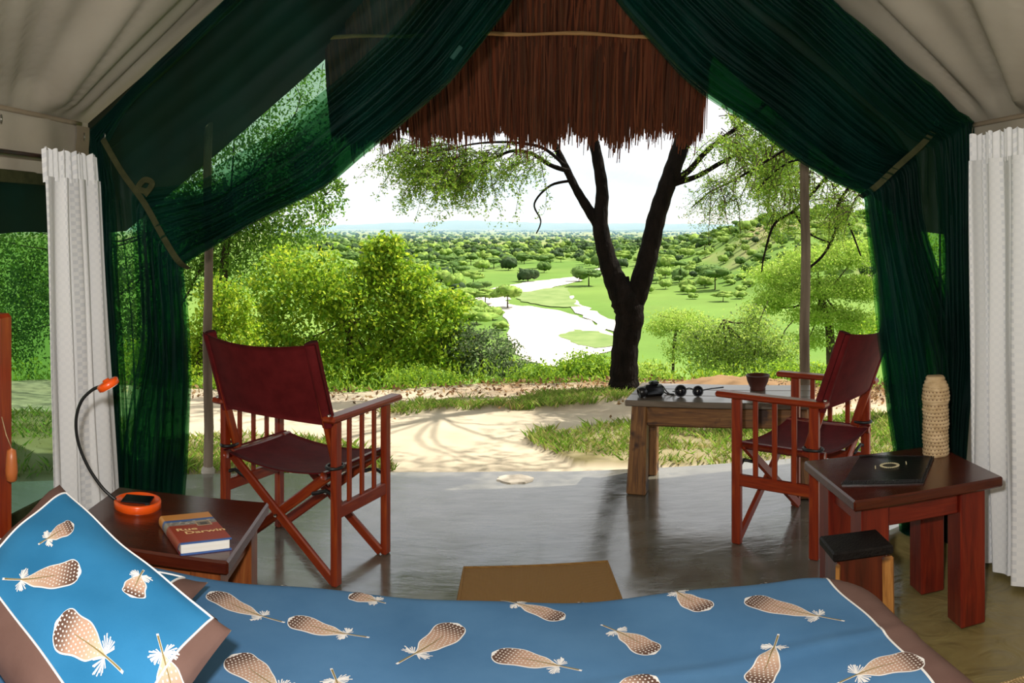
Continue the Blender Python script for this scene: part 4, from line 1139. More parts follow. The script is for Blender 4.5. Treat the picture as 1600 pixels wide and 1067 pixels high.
# ------------------------------------------------------------------ white curtains
def curtain(name, top, bot, zt, zb, folds, label, amp, uvs, inward, rod):
    """top, bot: (x, y) ends of the hanging line at head and hem"""
    c = Vector(((top[0][0] + top[1][0]) / 2, (top[0][1] + top[1][1]) / 2, zb))
    t = thing(name, tuple(c), label, 'curtain')
    def fn(za, zc, pinch, ph, k0):
        def f(u, v):
            z = za + (zc - za) * v; k = (zt - z) / (zt - zb)
            a = [top[0][i] + (bot[0][i] - top[0][i]) * k for i in (0, 1)]; b = [top[1][i] + (bot[1][i] - top[1][i]) * k for i in (0, 1)]
            u = u + 0.045 * math.sin(2 * math.pi * u * 1.7 + 0.6) * math.sin(math.pi * u)
            uu = u + 0.35 / folds / (2 * math.pi) * math.sin(4 * math.pi * folds * u + 1.2) * (1 - pinch * 0.5)
            x, y = a[0] + (b[0] - a[0]) * uu, a[1] + (b[1] - a[1]) * uu
            g = amp * (0.55 + 0.45 * k) * (math.sin(2 * math.pi * folds * u + ph + 0.5 * math.sin(3 * k)) + 0.45 * math.sin(2 * math.pi * folds * 1.63 * u + 1.1 + 2.2 * k) + 0.15 * math.sin(2 * math.pi * folds * 3.1 * u + 1.5 * k)) * k0
            return (x + inward * (0.03 + g), y + 0.004 * math.sin(9 * k + u * 8), z)
        return f
    m = MB(); m.grid(fn(zt - 0.095, zb, 0, 0.0, 1.0), 150, 60, lambda u, v: (uvs[0] * u, uvs[1] * v)); m.build('panel', M['damask'], t, True)
    m = MB(); m.grid(fn(zt + 0.012, zt - 0.115, 1, 0.8, 0.75), 150, 12, lambda u, v: (uvs[0] * u, uvs[1] * 0.07 * v))
    m.v = [(p[0] - inward * 0.008 + 0.006 * math.sin(p[1] * 190), p[1], p[2] + 0.006 * math.sin(p[1] * 140)) for p in m.v]
    m.build('gathered_heading', M['damask'], t, True)
    return t
ZR = 1.668
curtain('window_curtain', ((-1.70, 2.635), (-1.70, 3.085)), ((-1.66, 2.64), (-1.565, 3.040)), ZR + 0.02, 0.05, 3.6, 'white checked curtain drawn aside beside the mesh window behind the lamp', 0.020, (36, 100), 1, None)
curtain('window_curtain', ((1.84, 2.955), (1.84, 2.30)), ((1.86, 2.945), (1.86, 2.28)), 1.77, 0.03, 4.6, 'white checked curtain hanging behind the thick legged red table', 0.022, (50, 100), -1, None)
rod = thing('curtain_rod', (-1.70, 2.4, ZR), 'dark wooden curtain rod along the left tent wall above the mesh window', 'curtain rod')
MB().tube([(XL + 0.10, 1.55, ZR), (XL + 0.10, 3.10, ZR)], 0.011, 12).build('rod', M['stoolwood'], rod, True)
for y in (1.60, 3.105): MB().tube([(XL - 0.002, y, ZR), (XL + 0.10, y, ZR)], 0.007, 8).build('bracket', M['steel'], rod, True)

# ------------------------------------------------------------------ gauze door flaps, tied back
def path_fn(pix):
    """pix: [(s, px, py)] -> world x, z on the door plane by linear interpolation"""
    pts = [(s, AY(px, py, YF)) for s, px, py in pix]
    def f(s):
        for (a, p), (b, q) in zip(pts, pts[1:]):
            if s <= b: return p.lerp(q, (s - a) / (b - a) if b > a else 0)
        return pts[-1][1]
    return f
def smooth_path(f, d):
    def g(s): return (f(max(0, s - d)) + f(s) * 2 + f(min(1, s + d))) / 4
    return g
def flap(name, outer, inner, zones, label, gather):
    O, I = path_fn(outer), smooth_path(path_fn(inner), 0.012)
    t = thing(name, (O(1.0).x, YF, 0.03), label, 'tent flap')
    NT, NS = 260, 200
    W_ = lambda t_: sum(b for a0, a1, b in zones if a0 <= t_ <= a1)
    # density of cloth: fold-over strength by t, smoothed
    dens = np.array([zones(i / NT, 0.0) for i in range(NT + 1)]) if callable(zones) else None
    def fn(u, v):
        s = v; k = zones(u, s)
        n = 9.0
        ph = 2 * math.pi * n * u + 1.3 * math.sin(5 * s) + 0.6 * math.sin(13 * s + 3 * u)
        uu = min(1.0, max(0.0, u + k * 0.9 / n * math.sin(ph) / (2 * math.pi) * 2.0))
        p = O(s).lerp(I(s), uu)
        tie = math.exp(-((s - 0.55) / 0.05) ** 2)
        dy = k * 0.022 * math.cos(ph) * (1 - 0.5 * tie) + 0.012 * math.sin(6 * u + 7 * s) * math.sin(math.pi * u) 
        dy += 0.020 * math.sin(17 * u + 2.0 * s * 6) * math.sin(math.pi * u) * (0.3 + 0.7 * k)
        return (p.x, YF - 0.012 - 0.03 * uu + dy * (1 if u > 0.004 else 0.1), p.z)
    MB().grid(fn, NT, NS).build('gauze_panel', M['net'], t, True)
    for q, (side, grow) in enumerate(gather):
        def gf(u, v, q=q, grow=grow, side=side):
            s = v; e = grow(s)
            uu = (1 - e * (1 - u)) if side > 0 else e * u
            uu = min(1.0, max(0.0, uu + 0.012 * math.sin(21 * s + q * 2)))
            p = O(s).lerp(I(s), uu)
            ph = 2 * math.pi * (3.2 + q) * u + q * 1.9 + 1.5 * math.sin(4 * s + q)
            dy = 0.020 * math.sin(ph) + 0.008 * math.sin(2.3 * ph + 9 * s)
            bow = 0.035 * math.sin(math.pi * u)
            return (p.x, YF - 0.03 - 0.012 * q - bow + dy * (1 - 0.5 * math.exp(-((s - 0.55) / 0.03) ** 2)), p.z)
        MB().grid(gf, 70, 200).build('gathered_fold', M['net'], t, True)
    return t, O, I
RB = -345
leftO = [(0, 800, RB), (0.40, 380, 0), (0.55, 157, 205), (0.62, 160, 290), (0.75, 168, 450), (0.9, 180, 680), (1.0, 192, 838)]
leftI = [(0, 800, RB), (0.22, 806, 0), (0.27, 764, 56), (0.32, 705, 130), (0.37, 627, 197), (0.42, 568, 244), (0.46, 512, 295), (0.50, 400, 348), (0.53, 335, 388), (0.55, 290, 412), (0.575, 292, 430), (0.66, 298, 520), (0.75, 301, 600), (0.85, 298, 690), (0.93, 292, 770), (1.0, 290, 830)]
def zone_left(u, s):
    if s < 0.55: e = 0.80; k = 0.9 * smooth01((u - 0.76) / 0.10)
    else: k = 1.0 * smooth01((u - 0.52 + 0.30 * smooth01((s - 0.78) / 0.2)) / 0.10)
    lft = 1 - smooth01((u - (0.10 if s < 0.6 else 0.26)) / 0.08)
    return max(k, lft * smooth01((s - 0.5) / 0.06), 0.12)
fl_l, OL, IL = flap('door_gauze', leftO, leftI, zone_left, 'dark green gauze door flap tied back beside the lamp and white curtain',
    [(1, lambda s, q=q: (0.24 + 0.04 * q) if s < 0.5 else (0.24 + 0.03 * q) + (0.20 + 0.36 * smooth01((s - 0.72) / 0.25)) * smooth01((s - 0.5) / 0.06)) for q in range(4)] + [(-1, lambda s: 0.04 + 0.20 * smooth01((s - 0.5) / 0.1)), (-1, lambda s: 0.04 + 0.17 * smooth01((s - 0.5) / 0.1))])
rightO = [(0, 800, RB), (0.40, 1303, 0), (0.52, 1478, 178), (0.55, 1502, 190), (0.66, 1503, 350), (0.80, 1504, 540), (0.88, 1492, 640), (1.0, 1478, 835)]
rightI = [(0, 800, RB), (0.26, 956, 0), (0.31, 1010, 62), (0.36, 1062, 120), (0.40, 1102, 154), (0.44, 1170, 197), (0.48, 1232, 247), (0.52, 1300, 288), (0.55, 1346, 304), (0.575, 1346, 325), (0.66, 1360, 420), (0.76, 1370, 540), (0.86, 1384, 650), (0.93, 1396, 720), (1.0, 1402, 832)]
def zone_right(u, s):
    if s < 0.55: return 0.75 + 0.3 * math.sin(5 * u)
    gap = smooth01((u - 0.26) / 0.06) * (1 - smooth01((u - 0.74 + 1.1 * (s - 0.60)) / 0.07)) * smooth01((s - 0.60) / 0.03) * (1 - smooth01((s - 0.80) / 0.04))
    return max(0.10, 1.0 - gap)
fl_r, OR_, IR = flap('door_gauze', rightO, rightI, zone_right, 'dark green gauze door flap tied back beside the straw bottle cover',
    [(1, lambda s, q=q: (0.62 - 0.06 * q) if s < 0.5 else (0.62 - 0.06 * q) + (-0.14 + 0.06 * q + 0.55 * smooth01((s - 0.60) / 0.28)) * smooth01((s - 0.5) / 0.06)) for q in range(5)] + [(-1, lambda s, q=q: 0.40 - 0.07 * q) for q in range(2)])
def ribbon(pts, w_, normal, name, mat, parent):
    m = MB(); pts = catmull(pts, 8); n = Vector(normal)
    for i, p in enumerate(pts):
        t_ = (pts[min(i + 1, len(pts) - 1)] - pts[max(i - 1, 0)]).normalized(); sd_ = t_.cross(n).normalized() * w_ / 2
        m.v += [tuple(p - sd_), tuple(p + sd_), tuple(p + sd_ + n * 0.002), tuple(p - sd_ + n * 0.002)]
    for i in range(len(pts) - 1):
        a = 4 * i
        for k in range(4): m.f.append((a + k, a + (k + 1) % 4, a + 4 + (k + 1) % 4, a + 4 + k))
    return m.build(name, mat, parent, False)
for nm, O, t in (('edge_binding', OL, fl_l), ('edge_binding', OR_, fl_r)):
    ribbon([O(k / 44) + Vector((0, -0.035, 0)) for k in range(2, 45)], 0.034, (0, 1, 0), nm, M['hem'], t)
YS = YF - 0.105
sl = ribbon([AY(160, 216, YS), AY(190, 268, YS), AY(226, 318, YS - 0.01), AY(256, 372, YS), AY(279, 408, YS), AY(296, 420, YF - 0.01)], 0.026, (0.05, -1, 0), 'tie_strap', M['webbing'], fl_l)
ring(AY(161, 212, YS), 0.013, (0.3, 1, 0), fl_l, 'strap_ring')
ribbon([AY(226, 305, YS - .012), AY(238, 287, YS - .03), AY(226, 281, YS - .02), AY(216, 294, YS - .012), AY(232, 300, YS - .016)], 0.024, (0.1, -1, 0), 'strap_knot', M['webbing'], fl_l)
ribbon([AY(1466, 197, YS), AY(1440, 226, YS), AY(1400, 262, YS - 0.012), AY(1368, 292, YS), AY(1344, 308, YF)], 0.026, (-0.05, -1, 0), 'tie_strap', M['webbing'], fl_r)
ribbon([AY(1466, 197, YS), AY(1480, 225, YS), AY(1488, 290, YS - .01), AY(1490, 370, YS - .012), AY(1496, 448, YS)], 0.026, (-0.05, -1, 0), 'hanging_strap', M['webbing'], fl_r)
MB().cbox((0.012, 0.006, 0.03), Matrix.Translation(AY(1495, 456, YS)), 0.003).build('strap_buckle', M['steel'], fl_r)
ring(AY(1464, 192, YS), 0.013, (-0.3, 1, 0), fl_r, 'strap_ring')
zp = AY(713, 82, YF - 0.095)
MB().cbox((0.020, 0.005, 0.060), Matrix.Translation(zp) @ Matrix.Rotation(math.radians(38), 4, 'Y'), 0.004).build('zip_pull', M['hem'], fl_l)

# ------------------------------------------------------------------ veranda poles and thatch
def pole(px, py, top_z, r, label):
    b = G(px, py)
    t = thing('veranda_pole', (b.x, b.y, 0), label, 'pole')
    pts = [(0.006 * math.sin(k * 1.7), 0, top_z * k / 8) for k in range(9)]
    MB().tube(pts, [r * (1.05 - 0.02 * k) for k in range(9)], 12).build('shaft', M['pole'], t, True, False)
    MB().lathe([(r * 1.5, -0.01), (r * 1.45, 0.012), (r * 1.02, 0.03)], 12).build('footing', M['rock'], t, True, False)
pole(325, 736, 2.02, 0.027, 'thin weathered wooden pole standing on the slab behind the chair beside the lamp table')
pole(1258, 722, 2.08, 0.030, 'thick weathered wooden pole standing behind the veranda table')

def thatch():
    t = thing('thatch_awning', (XM, 4.95, 1.95), 'reddish brown palm thatch hanging from battens under the porch roof', 'thatch')
    r2 = np.random.default_rng(5)
    def course(name, x0, x1, yt, zt, yb, zb, n, lmin, lmax, layer):
        V, Fc, C = [], [], []
        for i in range(n):
            u = r2.random(); x = x0 + (x1 - x0) * u
            w_ = r2.uniform(0.006, 0.017); L = r2.uniform(lmin, lmax)
            L *= 1.0 + 0.07 * math.sin(x * 9.0) * math.sin(x * 3.7 + 1) + 0.05 * math.sin(x * 31 + layer)
            if layer < 2: L *= 1.0 + 0.10 * math.exp(-((x + 0.52) / 0.10) ** 2) + 0.06 * math.exp(-((x - 0.62) / 0.12) ** 2)
            if r2.random() < 0.07: L *= 1.12
            lean = r2.normal(0, 0.018); dy = r2.uniform(-0.03, 0.03); yaw = r2.normal(0, 0.45)
            col = np.array([0.125, 0.028, 0.008]) * r2.uniform(0.35, 1.35) + np.array([0.03, 0.02, 0.01]) * r2.random()
            k = len(V); seg = 4
            for j in range(seg + 1):
                q = j / seg; z = zt + (zb - zt) * q * L; y = yt + (yb - yt) * q * L + dy + 0.01 * math.sin(q * 3 + i)
                hw = w_ * (1 - 0.55 * q ** 3) / 2; xx = x + lean * q + 0.006 * math.sin(q * 4 + i)
                V += [(xx - hw * math.cos(yaw), y - hw * math.sin(yaw), z), (xx + hw * math.cos(yaw), y + hw * math.sin(yaw), z)]; C += [col, col]
            for j in range(seg): Fc.append((k + 2 * j, k + 2 * j + 1, k + 2 * j + 3, k + 2 * j + 2))
        me = fast_mesh(name, np.array(V), np.array(Fc), M['thatch'], np.array(C))
        o = put(name, me, t); o['kind'] = 'stuff'
    course('thatch_fringe', -1.10, 1.17, 4.84, 2.52, 5.06, 1.95, 2300, 0.90, 1.05, 0)
    course('thatch_fringe', -1.10, 1.17, 4.90, 2.52, 5.14, 1.97, 1500, 0.86, 1.0, 1)
    course('thatch_course', -0.95, 1.05, 4.66, 2.80, 4.90, 2.40, 1500, 0.85, 1.1, 2)
    course('thatch_course', -0.66, 0.78, 4.46, 3.10, 4.72, 2.70, 900, 0.85, 1.1, 3)
    # solid backing behind the leaves so that no light comes through
    MB().grid(lambda u, v: (-1.08 + 2.23 * u, 4.93 + 0.20 * v, 2.52 - 0.44 * v), 4, 4).build('backing', M['fly'], t)
    MB().grid(lambda u, v: ((-0.55 - 0.53 * v) + (1.22 + 1.01 * v) * u, 4.50 + 0.43 * v, 3.10 - 0.58 * v), 4, 4).build('backing', M['fly'], t)
    for z, y, x0, x1 in ((2.515, 4.80, -1.10, 1.16), (2.80, 4.62, -0.95, 1.04), (2.36, 4.97, -1.10, 1.16)):
        n = 24
        if z == 2.36: continue
        MB().tube([(x0 + (x1 - x0) * k / n, y - 0.012, z + 0.006 * math.sin(k * 0.9)) for k in range(n + 1)], [0.011 + 0.002 * math.sin(k * 1.3) for k in range(n + 1)], 8).build('batten', M['batten'], t, True)
    for x in (-0.35,): MB().tube([(x + 0.03, 4.28, 3.2), (x + 0.03, 4.80, 2.50)], 0.028, 8).build('rafter', M['stoolwood'], t, True)
thatch()
# ------------------------------------------------------------------ vegetation
def unit(v): return v / np.maximum(np.linalg.norm(v, axis=-1, keepdims=True), 1e-9)
def leaf_quads(c, L, W, droop, r):
    """diamond leaves at points c; returns vertices and quads"""
    n = len(c)
    d = r.normal(size=(n, 3)); d[:, 2] -= droop; d = unit(d)
    s = unit(np.cross(d, r.normal(size=(n, 3))))
    L = L * r.uniform(0.65, 1.35, (n, 1)); W = W * r.uniform(0.65, 1.35, (n, 1))
    v = np.stack([c, c + d * L * 0.5 + s * W * 0.5, c + d * L, c + d * L * 0.5 - s * W * 0.5], 1).reshape(-1, 3)
    return v, np.arange(4 * n).reshape(n, 4)
def leaf_cols(n, pal, r, per=4):
    pal = np.array(pal); i = r.integers(0, len(pal), n); j = r.integers(0, len(pal), n); t = r.random((n, 1))
    c = (pal[i] * t + pal[j] * (1 - t)) * r.uniform(0.75, 1.25, (n, 1))
    return np.repeat(c, per, axis=0)
def clump_points(clumps, r, sub=26, spread=0.30):
    out = []
    for (c, rad, n) in clumps:
        c = np.array(c); rad = np.array(rad); m = max(2, n // sub)
        p = unit(r.normal(size=(m, 3))) * (r.random((m, 1)) ** 0.42)
        q = p[r.integers(0, m, n)] + r.normal(size=(n, 3)) * spread * 0.5
        out.append(c + q * rad)
    return np.concatenate(out)
BRIGHT = [(0.40, 0.54, 0.03), (0.27, 0.44, 0.025), (0.52, 0.58, 0.05), (0.16, 0.31, 0.02)]
MID = [(0.14, 0.28, 0.025), (0.21, 0.36, 0.035), (0.09, 0.19, 0.02), (0.27, 0.41, 0.05)]
DARK = [(0.05, 0.12, 0.018), (0.08, 0.17, 0.025), (0.12, 0.21, 0.03)]
GREY = [(0.16, 0.21, 0.10), (0.10, 0.15, 0.065), (0.22, 0.26, 0.13)]
ACAC = [(0.30, 0.46, 0.05), (0.20, 0.36, 0.035), (0.42, 0.52, 0.07)]
LIME = [(0.40, 0.54, 0.09), (0.28, 0.44, 0.06), (0.48, 0.58, 0.12)]

def plant(name, label, cat, base, px_clumps, R, pal, leaf, n_scale, stems, group=None, depth=0.8, seed=0, droop=0.3, spread=0.30, sub=26):
    """px_clumps: (px, py, rx px, ry px, leaves[, dR]) seen from the eye at range R; stems: lists of (px, py, radius m)"""
    r = np.random.default_rng(100 + seed); k = R / F
    th0 = (base[0] - 800) / F
    zb = float(terr(R, th0)) - 0.08
    root = Vector((R * math.sin(th0), R * math.cos(th0), zb))
    t = thing(name, tuple(root), label, cat, group)
    cl = []
    for c in px_clumps:
        px, py, rx, ry, n = c[:5]; dR = c[5] if len(c) > 5 else 0
        p = AR(px, py, R + dR); cl.append(((p.x, p.y, p.z), (rx * k, rx * k * depth, ry * k), int(n * n_scale)))
    pts = clump_points(cl, r, sub, spread)
    v, f = leaf_quads(pts, leaf[0], leaf[1], droop, r)
    put('foliage', fast_mesh('foliage', v, f, M['leaf'], leaf_cols(len(f), pal, r)), t)
    m = MB()
    for st in stems:
        pp = [AR(a, b, R) for a, b, _ in st]; rr_ = [q for _, _, q in st]
        if st[0][1] >= base[1] - 1: pp[0] = Vector((pp[0].x, pp[0].y, min(pp[0].z, zb)))
        cm = catmull(pp, 5); rs = [rr_[min(i // 5, len(rr_) - 1)] + (rr_[min(i // 5 + 1, len(rr_) - 1)] - rr_[min(i // 5, len(rr_) - 1)]) * ((i % 5) / 5) for i in range(len(cm))]
        m.tube(cm, rs, 7)
    # a branch from the stem to every clump, so that the leaves hang on something
    if stems:
        top = AR(stems[0][-1][0], stems[0][-1][1], R)
        for (c, rad, n) in cl:
            c = Vector(c); mid = (top + c) / 2 + Vector((0, 0, -0.15 * (c - top).length))
            m.tube(catmull([top, mid, c, c + Vector((r.normal() * .2, 0, rad[2] * 0.5))], 4), [0.012 * R / 10] * 5 + [0.007 * R / 10] * 4 + [0.004 * R / 10] * 4, 5)
    m.build('stem', M['twig'], t, True)
    return t

plant('leafy_shrub', 'bright yellow green leafy shrub growing over the bank behind the chair by the lamp', 'shrub', (540, 612),
      [(600, 415, 46, 44, 1500), (560, 470, 80, 60, 2800), (470, 440, 80, 60, 2600), (650, 500, 70, 55, 2400), (690, 560, 55, 40, 1700), (600, 565, 70, 42, 2200), (510, 555, 80, 48, 2400), (425, 520, 60, 60, 1800), (610, 385, 26, 24, 420), (700, 480, 40, 30, 700), (640, 450, 50, 40, 1200)],
      9.6, BRIGHT + MID[:1], (0.056, 0.032), 1.7, [[(545, 615, .05), (548, 560, .04), (540, 500, .03)], [(560, 612, .03), (610, 540, .02), (640, 480, .012)]], None, 0.7, 1, 0.25, 0.26, 30)
plant('leafy_tree', 'tall dense green tree seen partly through the gauze flap by the lamp', 'tree', (330, 620),
      [(440, 330, 90, 70, 2800), (375, 395, 90, 60, 2600), (330, 320, 90, 70, 2400), (250, 320, 90, 70, 2400), (190, 440, 90, 80, 2600), (225, 540, 80, 60, 2000), (300, 230, 85, 60, 1700), (415, 225, 80, 60, 1600), (490, 262, 46, 60, 900), (470, 150, 60, 70, 520), (370, 120, 80, 60, 600), (100, 440, 90, 90, 2400), (30, 480, 80, 100, 2400), (-40, 520, 80, 100, 1800), (20, 350, 80, 80, 1600), (-50, 360, 80, 90, 1500), (515, 300, 22, 40, 360), (310, 430, 50, 40, 900)],
      10.8, MID + DARK[1:], (0.052, 0.028), 1.6, [[(330, 640, .10), (340, 520, .085), (350, 420, .06), (360, 300, .04)]], None, 0.7, 2, 0.5, 0.30, 26)
plant('leafy_shrub', 'sunlit lime green shrub showing beside the gauze flap and the thin pole', 'shrub', (300, 612),
      [(345, 470, 46, 40, 1500), (320, 530, 50, 45, 1700), (250, 560, 60, 45, 1500), (190, 590, 50, 30, 900), (370, 520, 40, 40, 900), (310, 580, 60, 25, 900)],
      9.0, BRIGHT, (0.045, 0.026), 1.5, [[(300, 615, .04), (310, 560, .03), (325, 510, .02)]], None, 0.7, 3)
plant('round_bush', 'dense grey green rounded bush at the edge of the bank', 'bush', (752, 606),
      [(752, 556, 62, 38, 3400), (712, 548, 40, 40, 1700), (800, 575, 40, 26, 1200), (735, 525, 40, 22, 900)],
      9.6, GREY + DARK[:1], (0.034, 0.020), 1.2, [[(752, 608, .04), (752, 580, .03), (752, 555, .02)]], None, 0.8, 4, 0.1, 0.24)
for i, (px, py, rx, ry, n, lab) in enumerate((
        (845, 588, 45, 20, 1400, 'low fresh green bush on the bank just beyond the round grey bush'), (915, 576, 50, 26, 1800, 'spreading low green bush on the bank below the river bend'),
        (660, 592, 60, 18, 1400, 'low weedy green growth at the foot of the bright shrub'), (1000, 588, 55, 22, 1500, 'low pale green bush behind the dark forked trunk'),
        (1240, 585, 60, 24, 1300, 'low tangled bush behind the thick veranda pole'), (1120, 592, 40, 14, 700, 'low leafy weeds behind the heap of dirt'))):
    plant('low_bush', lab, 'bush', (px, 606), [(px, py, rx, ry, n), (px - rx * 0.6, py + 8, rx * 0.5, ry * 0.6, n // 3), (px + rx * 0.6, py + 8, rx * 0.5, ry * 0.6, n // 3)], 8.8 + 0.15 * (i % 2),
          (BRIGHT[:2] + MID[1:]) if i != 3 else LIME, (0.034, 0.018), 1.6, [[(px, 608, .012), (px, py + 6, .008), (px + 3, py - 4, .005)]], None, 0.6, 20 + i, -0.3, 0.3)
plant('wispy_bush', 'wispy thin stemmed bush growing behind the veranda table', 'bush', (1165, 604),
      [(1105, 535, 44, 34, 1100), (1165, 535, 55, 42, 1600), (1215, 555, 40, 34, 900), (1140, 570, 60, 26, 1200), (1180, 495, 30, 20, 220)],
      10.2, LIME + GREY[:1], (0.036, 0.018), 3.4, [[(1150, 606, .02), (1145, 550, .012), (1130, 500, .005)], [(1170, 606, .02), (1180, 540, .01), (1200, 470, .004)], [(1190, 606, .02), (1215, 550, .01), (1240, 500, .004)]], None, 0.7, 5, 0.0, 0.42, 12)
plant('young_acacia', 'slender young acacia with a pale trunk behind the veranda table', 'tree', (1050, 604),
      [(1060, 500, 44, 16, 1100), (1035, 512, 30, 12, 500), (1085, 520, 28, 14, 500), (1055, 545, 24, 18, 350)],
      10.6, LIME, (0.032, 0.014), 2.6, [[(1050, 606, .022), (1052, 560, .018), (1056, 515, .010)]], None, 0.9, 6, 0.0, 0.36, 14)
plant('flat_acacia', 'layered feathery acacia standing behind the thick veranda pole', 'tree', (1302, 590),
      [(1215, 428, 52, 20, 1700), (1275, 405, 60, 20, 1900), (1335, 395, 55, 24, 1700), (1240, 458, 60, 16, 1600), (1305, 450, 60, 18, 1900), (1350, 450, 40, 22, 1300), (1285, 492, 60, 16, 1500), (1200, 478, 34, 14, 700), (1340, 505, 46, 20, 1300), (1265, 530, 40, 16, 600)],
      13.0, LIME + ACAC[:1], (0.048, 0.020), 2.8, [[(1302, 600, .09), (1298, 540, .075), (1290, 495, .06), (1283, 455, .04)]], None, 1.0, 7, 0.0, 0.34, 16)
plant('leafy_tree', 'bright green tree glowing through the gauze flap by the straw bottle cover', 'tree', (1440, 610),
      [(1420, 400, 60, 70, 2200), (1460, 490, 60, 60, 1900), (1400, 520, 50, 40, 1200), (1500, 400, 60, 80, 1500), (1390, 345, 50, 30, 600)],
      12.0, BRIGHT + MID[:2], (0.05, 0.028), 1.6, [[(1440, 620, .08), (1440, 520, .06), (1440, 440, .04)]], None, 0.7, 8)

# ---- the dark forked tree, with feathery sprays
def stem_tube(m, spec, R, n=9):
    """spec: (px, py, width px[, dR])"""
    pp = [AR(s[0], s[1], R + (s[3] if len(s) > 3 else 0)) for s in spec]; rad = [s[2] * R / F / 2 for s in spec]
    cm = catmull(pp, 6); rs = []
    for i in range(len(cm)):
        a = min(i // 6, len(rad) - 1); b = min(a + 1, len(rad) - 1); rs.append((rad[a] + (rad[b] - rad[a]) * ((i % 6) / 6)) * (1 + 0.04 * math.sin(i * 1.9)))
    m.tube(cm, rs, n)
def sprays(starts, r, n, length, leaf, droop, out, twigs):
    """thin twigs with paired leaflets; starts: list of (point, direction)"""
    for i in range(n):
        p, d = starts[r.integers(0, len(starts))]
        p = np.array(p) + r.normal(size=3) * 0.05; d = unit(np.array(d) + r.normal(size=3) * 0.55)
        L = length * r.uniform(0.5, 1.3); seg = 9; pts = [p]
        for k in range(seg):
            d = unit(d + np.array([r.normal() * .10, r.normal() * .10, -droop / seg + r.normal() * .08])); p = p + d * L / seg; pts.append(p)
        twigs.tube([tuple(q) for q in pts], [0.0045 * (1 - 0.75 * k / seg) for k in range(seg + 1)], 4, False)
        for k in range(2, seg + 1):
            for s_ in range(2):
                sd = unit(np.cross(d, r.normal(size=3))); q0 = pts[k]; m_ = r.integers(5, 10)
                a = unit(sd + d * 0.5 + np.array([0, 0, -0.25])); out.append(q0 + a * (np.linspace(0.012, 0.075, m_)[:, None] * r.uniform(0.7, 1.4)) + r.normal(size=(m_, 3)) * 0.004)
def forked_tree():
    R = 7.35; base = G(975, 604)
    t = thing('forked_tree', (base.x, base.y, 0.0), 'dark forked acacia trunk standing at the edge of the bank', 'tree')
    m = MB()
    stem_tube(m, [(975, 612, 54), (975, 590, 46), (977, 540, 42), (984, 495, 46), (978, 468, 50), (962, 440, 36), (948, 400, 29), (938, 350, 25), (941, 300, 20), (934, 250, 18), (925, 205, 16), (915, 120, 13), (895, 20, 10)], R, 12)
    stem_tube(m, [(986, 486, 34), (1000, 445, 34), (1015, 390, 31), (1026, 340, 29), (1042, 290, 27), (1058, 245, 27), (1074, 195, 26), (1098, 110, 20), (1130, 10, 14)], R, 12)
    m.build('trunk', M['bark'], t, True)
    b = MB()
    stem_tube(b, [(936, 352, 20), (918, 325, 16), (900, 295, 13), (884, 262, 12), (868, 228, 10), (856, 190, 8), (840, 120, 6)], R)
    stem_tube(b, [(977, 470, 14), (980, 452, 10), (979, 432, 8)], R)
    stem_tube(b, [(1046, 285, 12), (1075, 268, 10), (1100, 240, 8), (1130, 215, 7), (1165, 190, 6), (1210, 150, 5)], R)
    stem_tube(b, [(1050, 288, 10), (1090, 275, 8), (1125, 255, 7), (1155, 240, 5), (1190, 225, 4)], R)
    stem_tube(b, [(890, 268, 8), (860, 258, 7), (830, 240, 6), (800, 236, 5), (770, 248, 4), (735, 262, 3)], R - .2)
    stem_tube(b, [(882, 258, 6), (850, 232, 5), (815, 224, 5), (780, 222, 4), (740, 225, 3), (690, 235, 2.5), (640, 240, 2)], R - .3)
    stem_tube(b, [(895, 282, 5), (860, 290, 4), (835, 318, 3), (845, 345, 2.4), (838, 365, 2)], R)
    b.build('branch', M['bark'], t, True)
    r = np.random.default_rng(77); out = []; tw = MB()
    P = lambda px, py, dR=0: tuple(AR(px, py, R + dR))
    left = [(P(px, py, -0.25), (-0.9, r.uniform(-.3, .3), -0.25)) for px, py in ((850, 235), (830, 240), (800, 236), (770, 240), (740, 245), (700, 235), (720, 250), (690, 262), (760, 262), (720, 280), (660, 245), (640, 225))]
    sprays(left, r, 190, 0.42, 0.012, 0.9, out, tw)
    right = [(P(px, py, d), (0.6, r.uniform(-.4, .4), -0.2)) for px, py, d in ((1130, 215, 0), (1165, 192, 0), (1190, 225, 0), (1155, 240, 0), (1210, 155, 0), (1220, 240, .3), (1180, 260, .3), (1240, 200, .2), (1140, 170, 0), (1200, 280, .2))]
    sprays(right, r, 170, 0.45, 0.012, 0.8, out, tw)
    crown = []
    for i in range(130):
        x, y = r.uniform(-3.2, 3.8), r.uniform(5.4, 9.6); crown.append(((x, y, r.uniform(3.3, 4.8)), (r.normal() * .5, r.normal() * .5, -.1)))
    sprays(crown, r, 210, 0.60, 0.014, 0.4, out, tw)
    up = [AR(915, 120, R), AR(1098, 110, R), AR(840, 120, R), AR(1130, 10, R)]
    for (c, d) in crown[:44]:
        c = Vector(c); o = min(up, key=lambda q: (q - c).length); mid = (o + c) / 2 + Vector((0, 0, 0.35))
        tw.tube(catmull([o, mid, c], 5), [0.015 - 0.001 * k for k in range(11)], 5)
    pts = np.concatenate(out)
    v, f = leaf_quads(pts, 0.024, 0.011, 0.1, r)
    put('foliage', fast_mesh('foliage', v, f, M['leaf'], leaf_cols(len(f), ACAC + MID[:1], r)), t)
    # coarser leaf mass of the crown overhead
    q = r.random((19000, 3)) * np.array([7.0, 4.2, 1.4]) + np.array([-3.2, 5.4, 3.4])
    keep = fbm(q[:, 0] * 1.5, q[:, 1] * 1.5, 55) > 0.50
    v, f = leaf_quads(q[keep], 0.075, 0.030, 0.0, r)
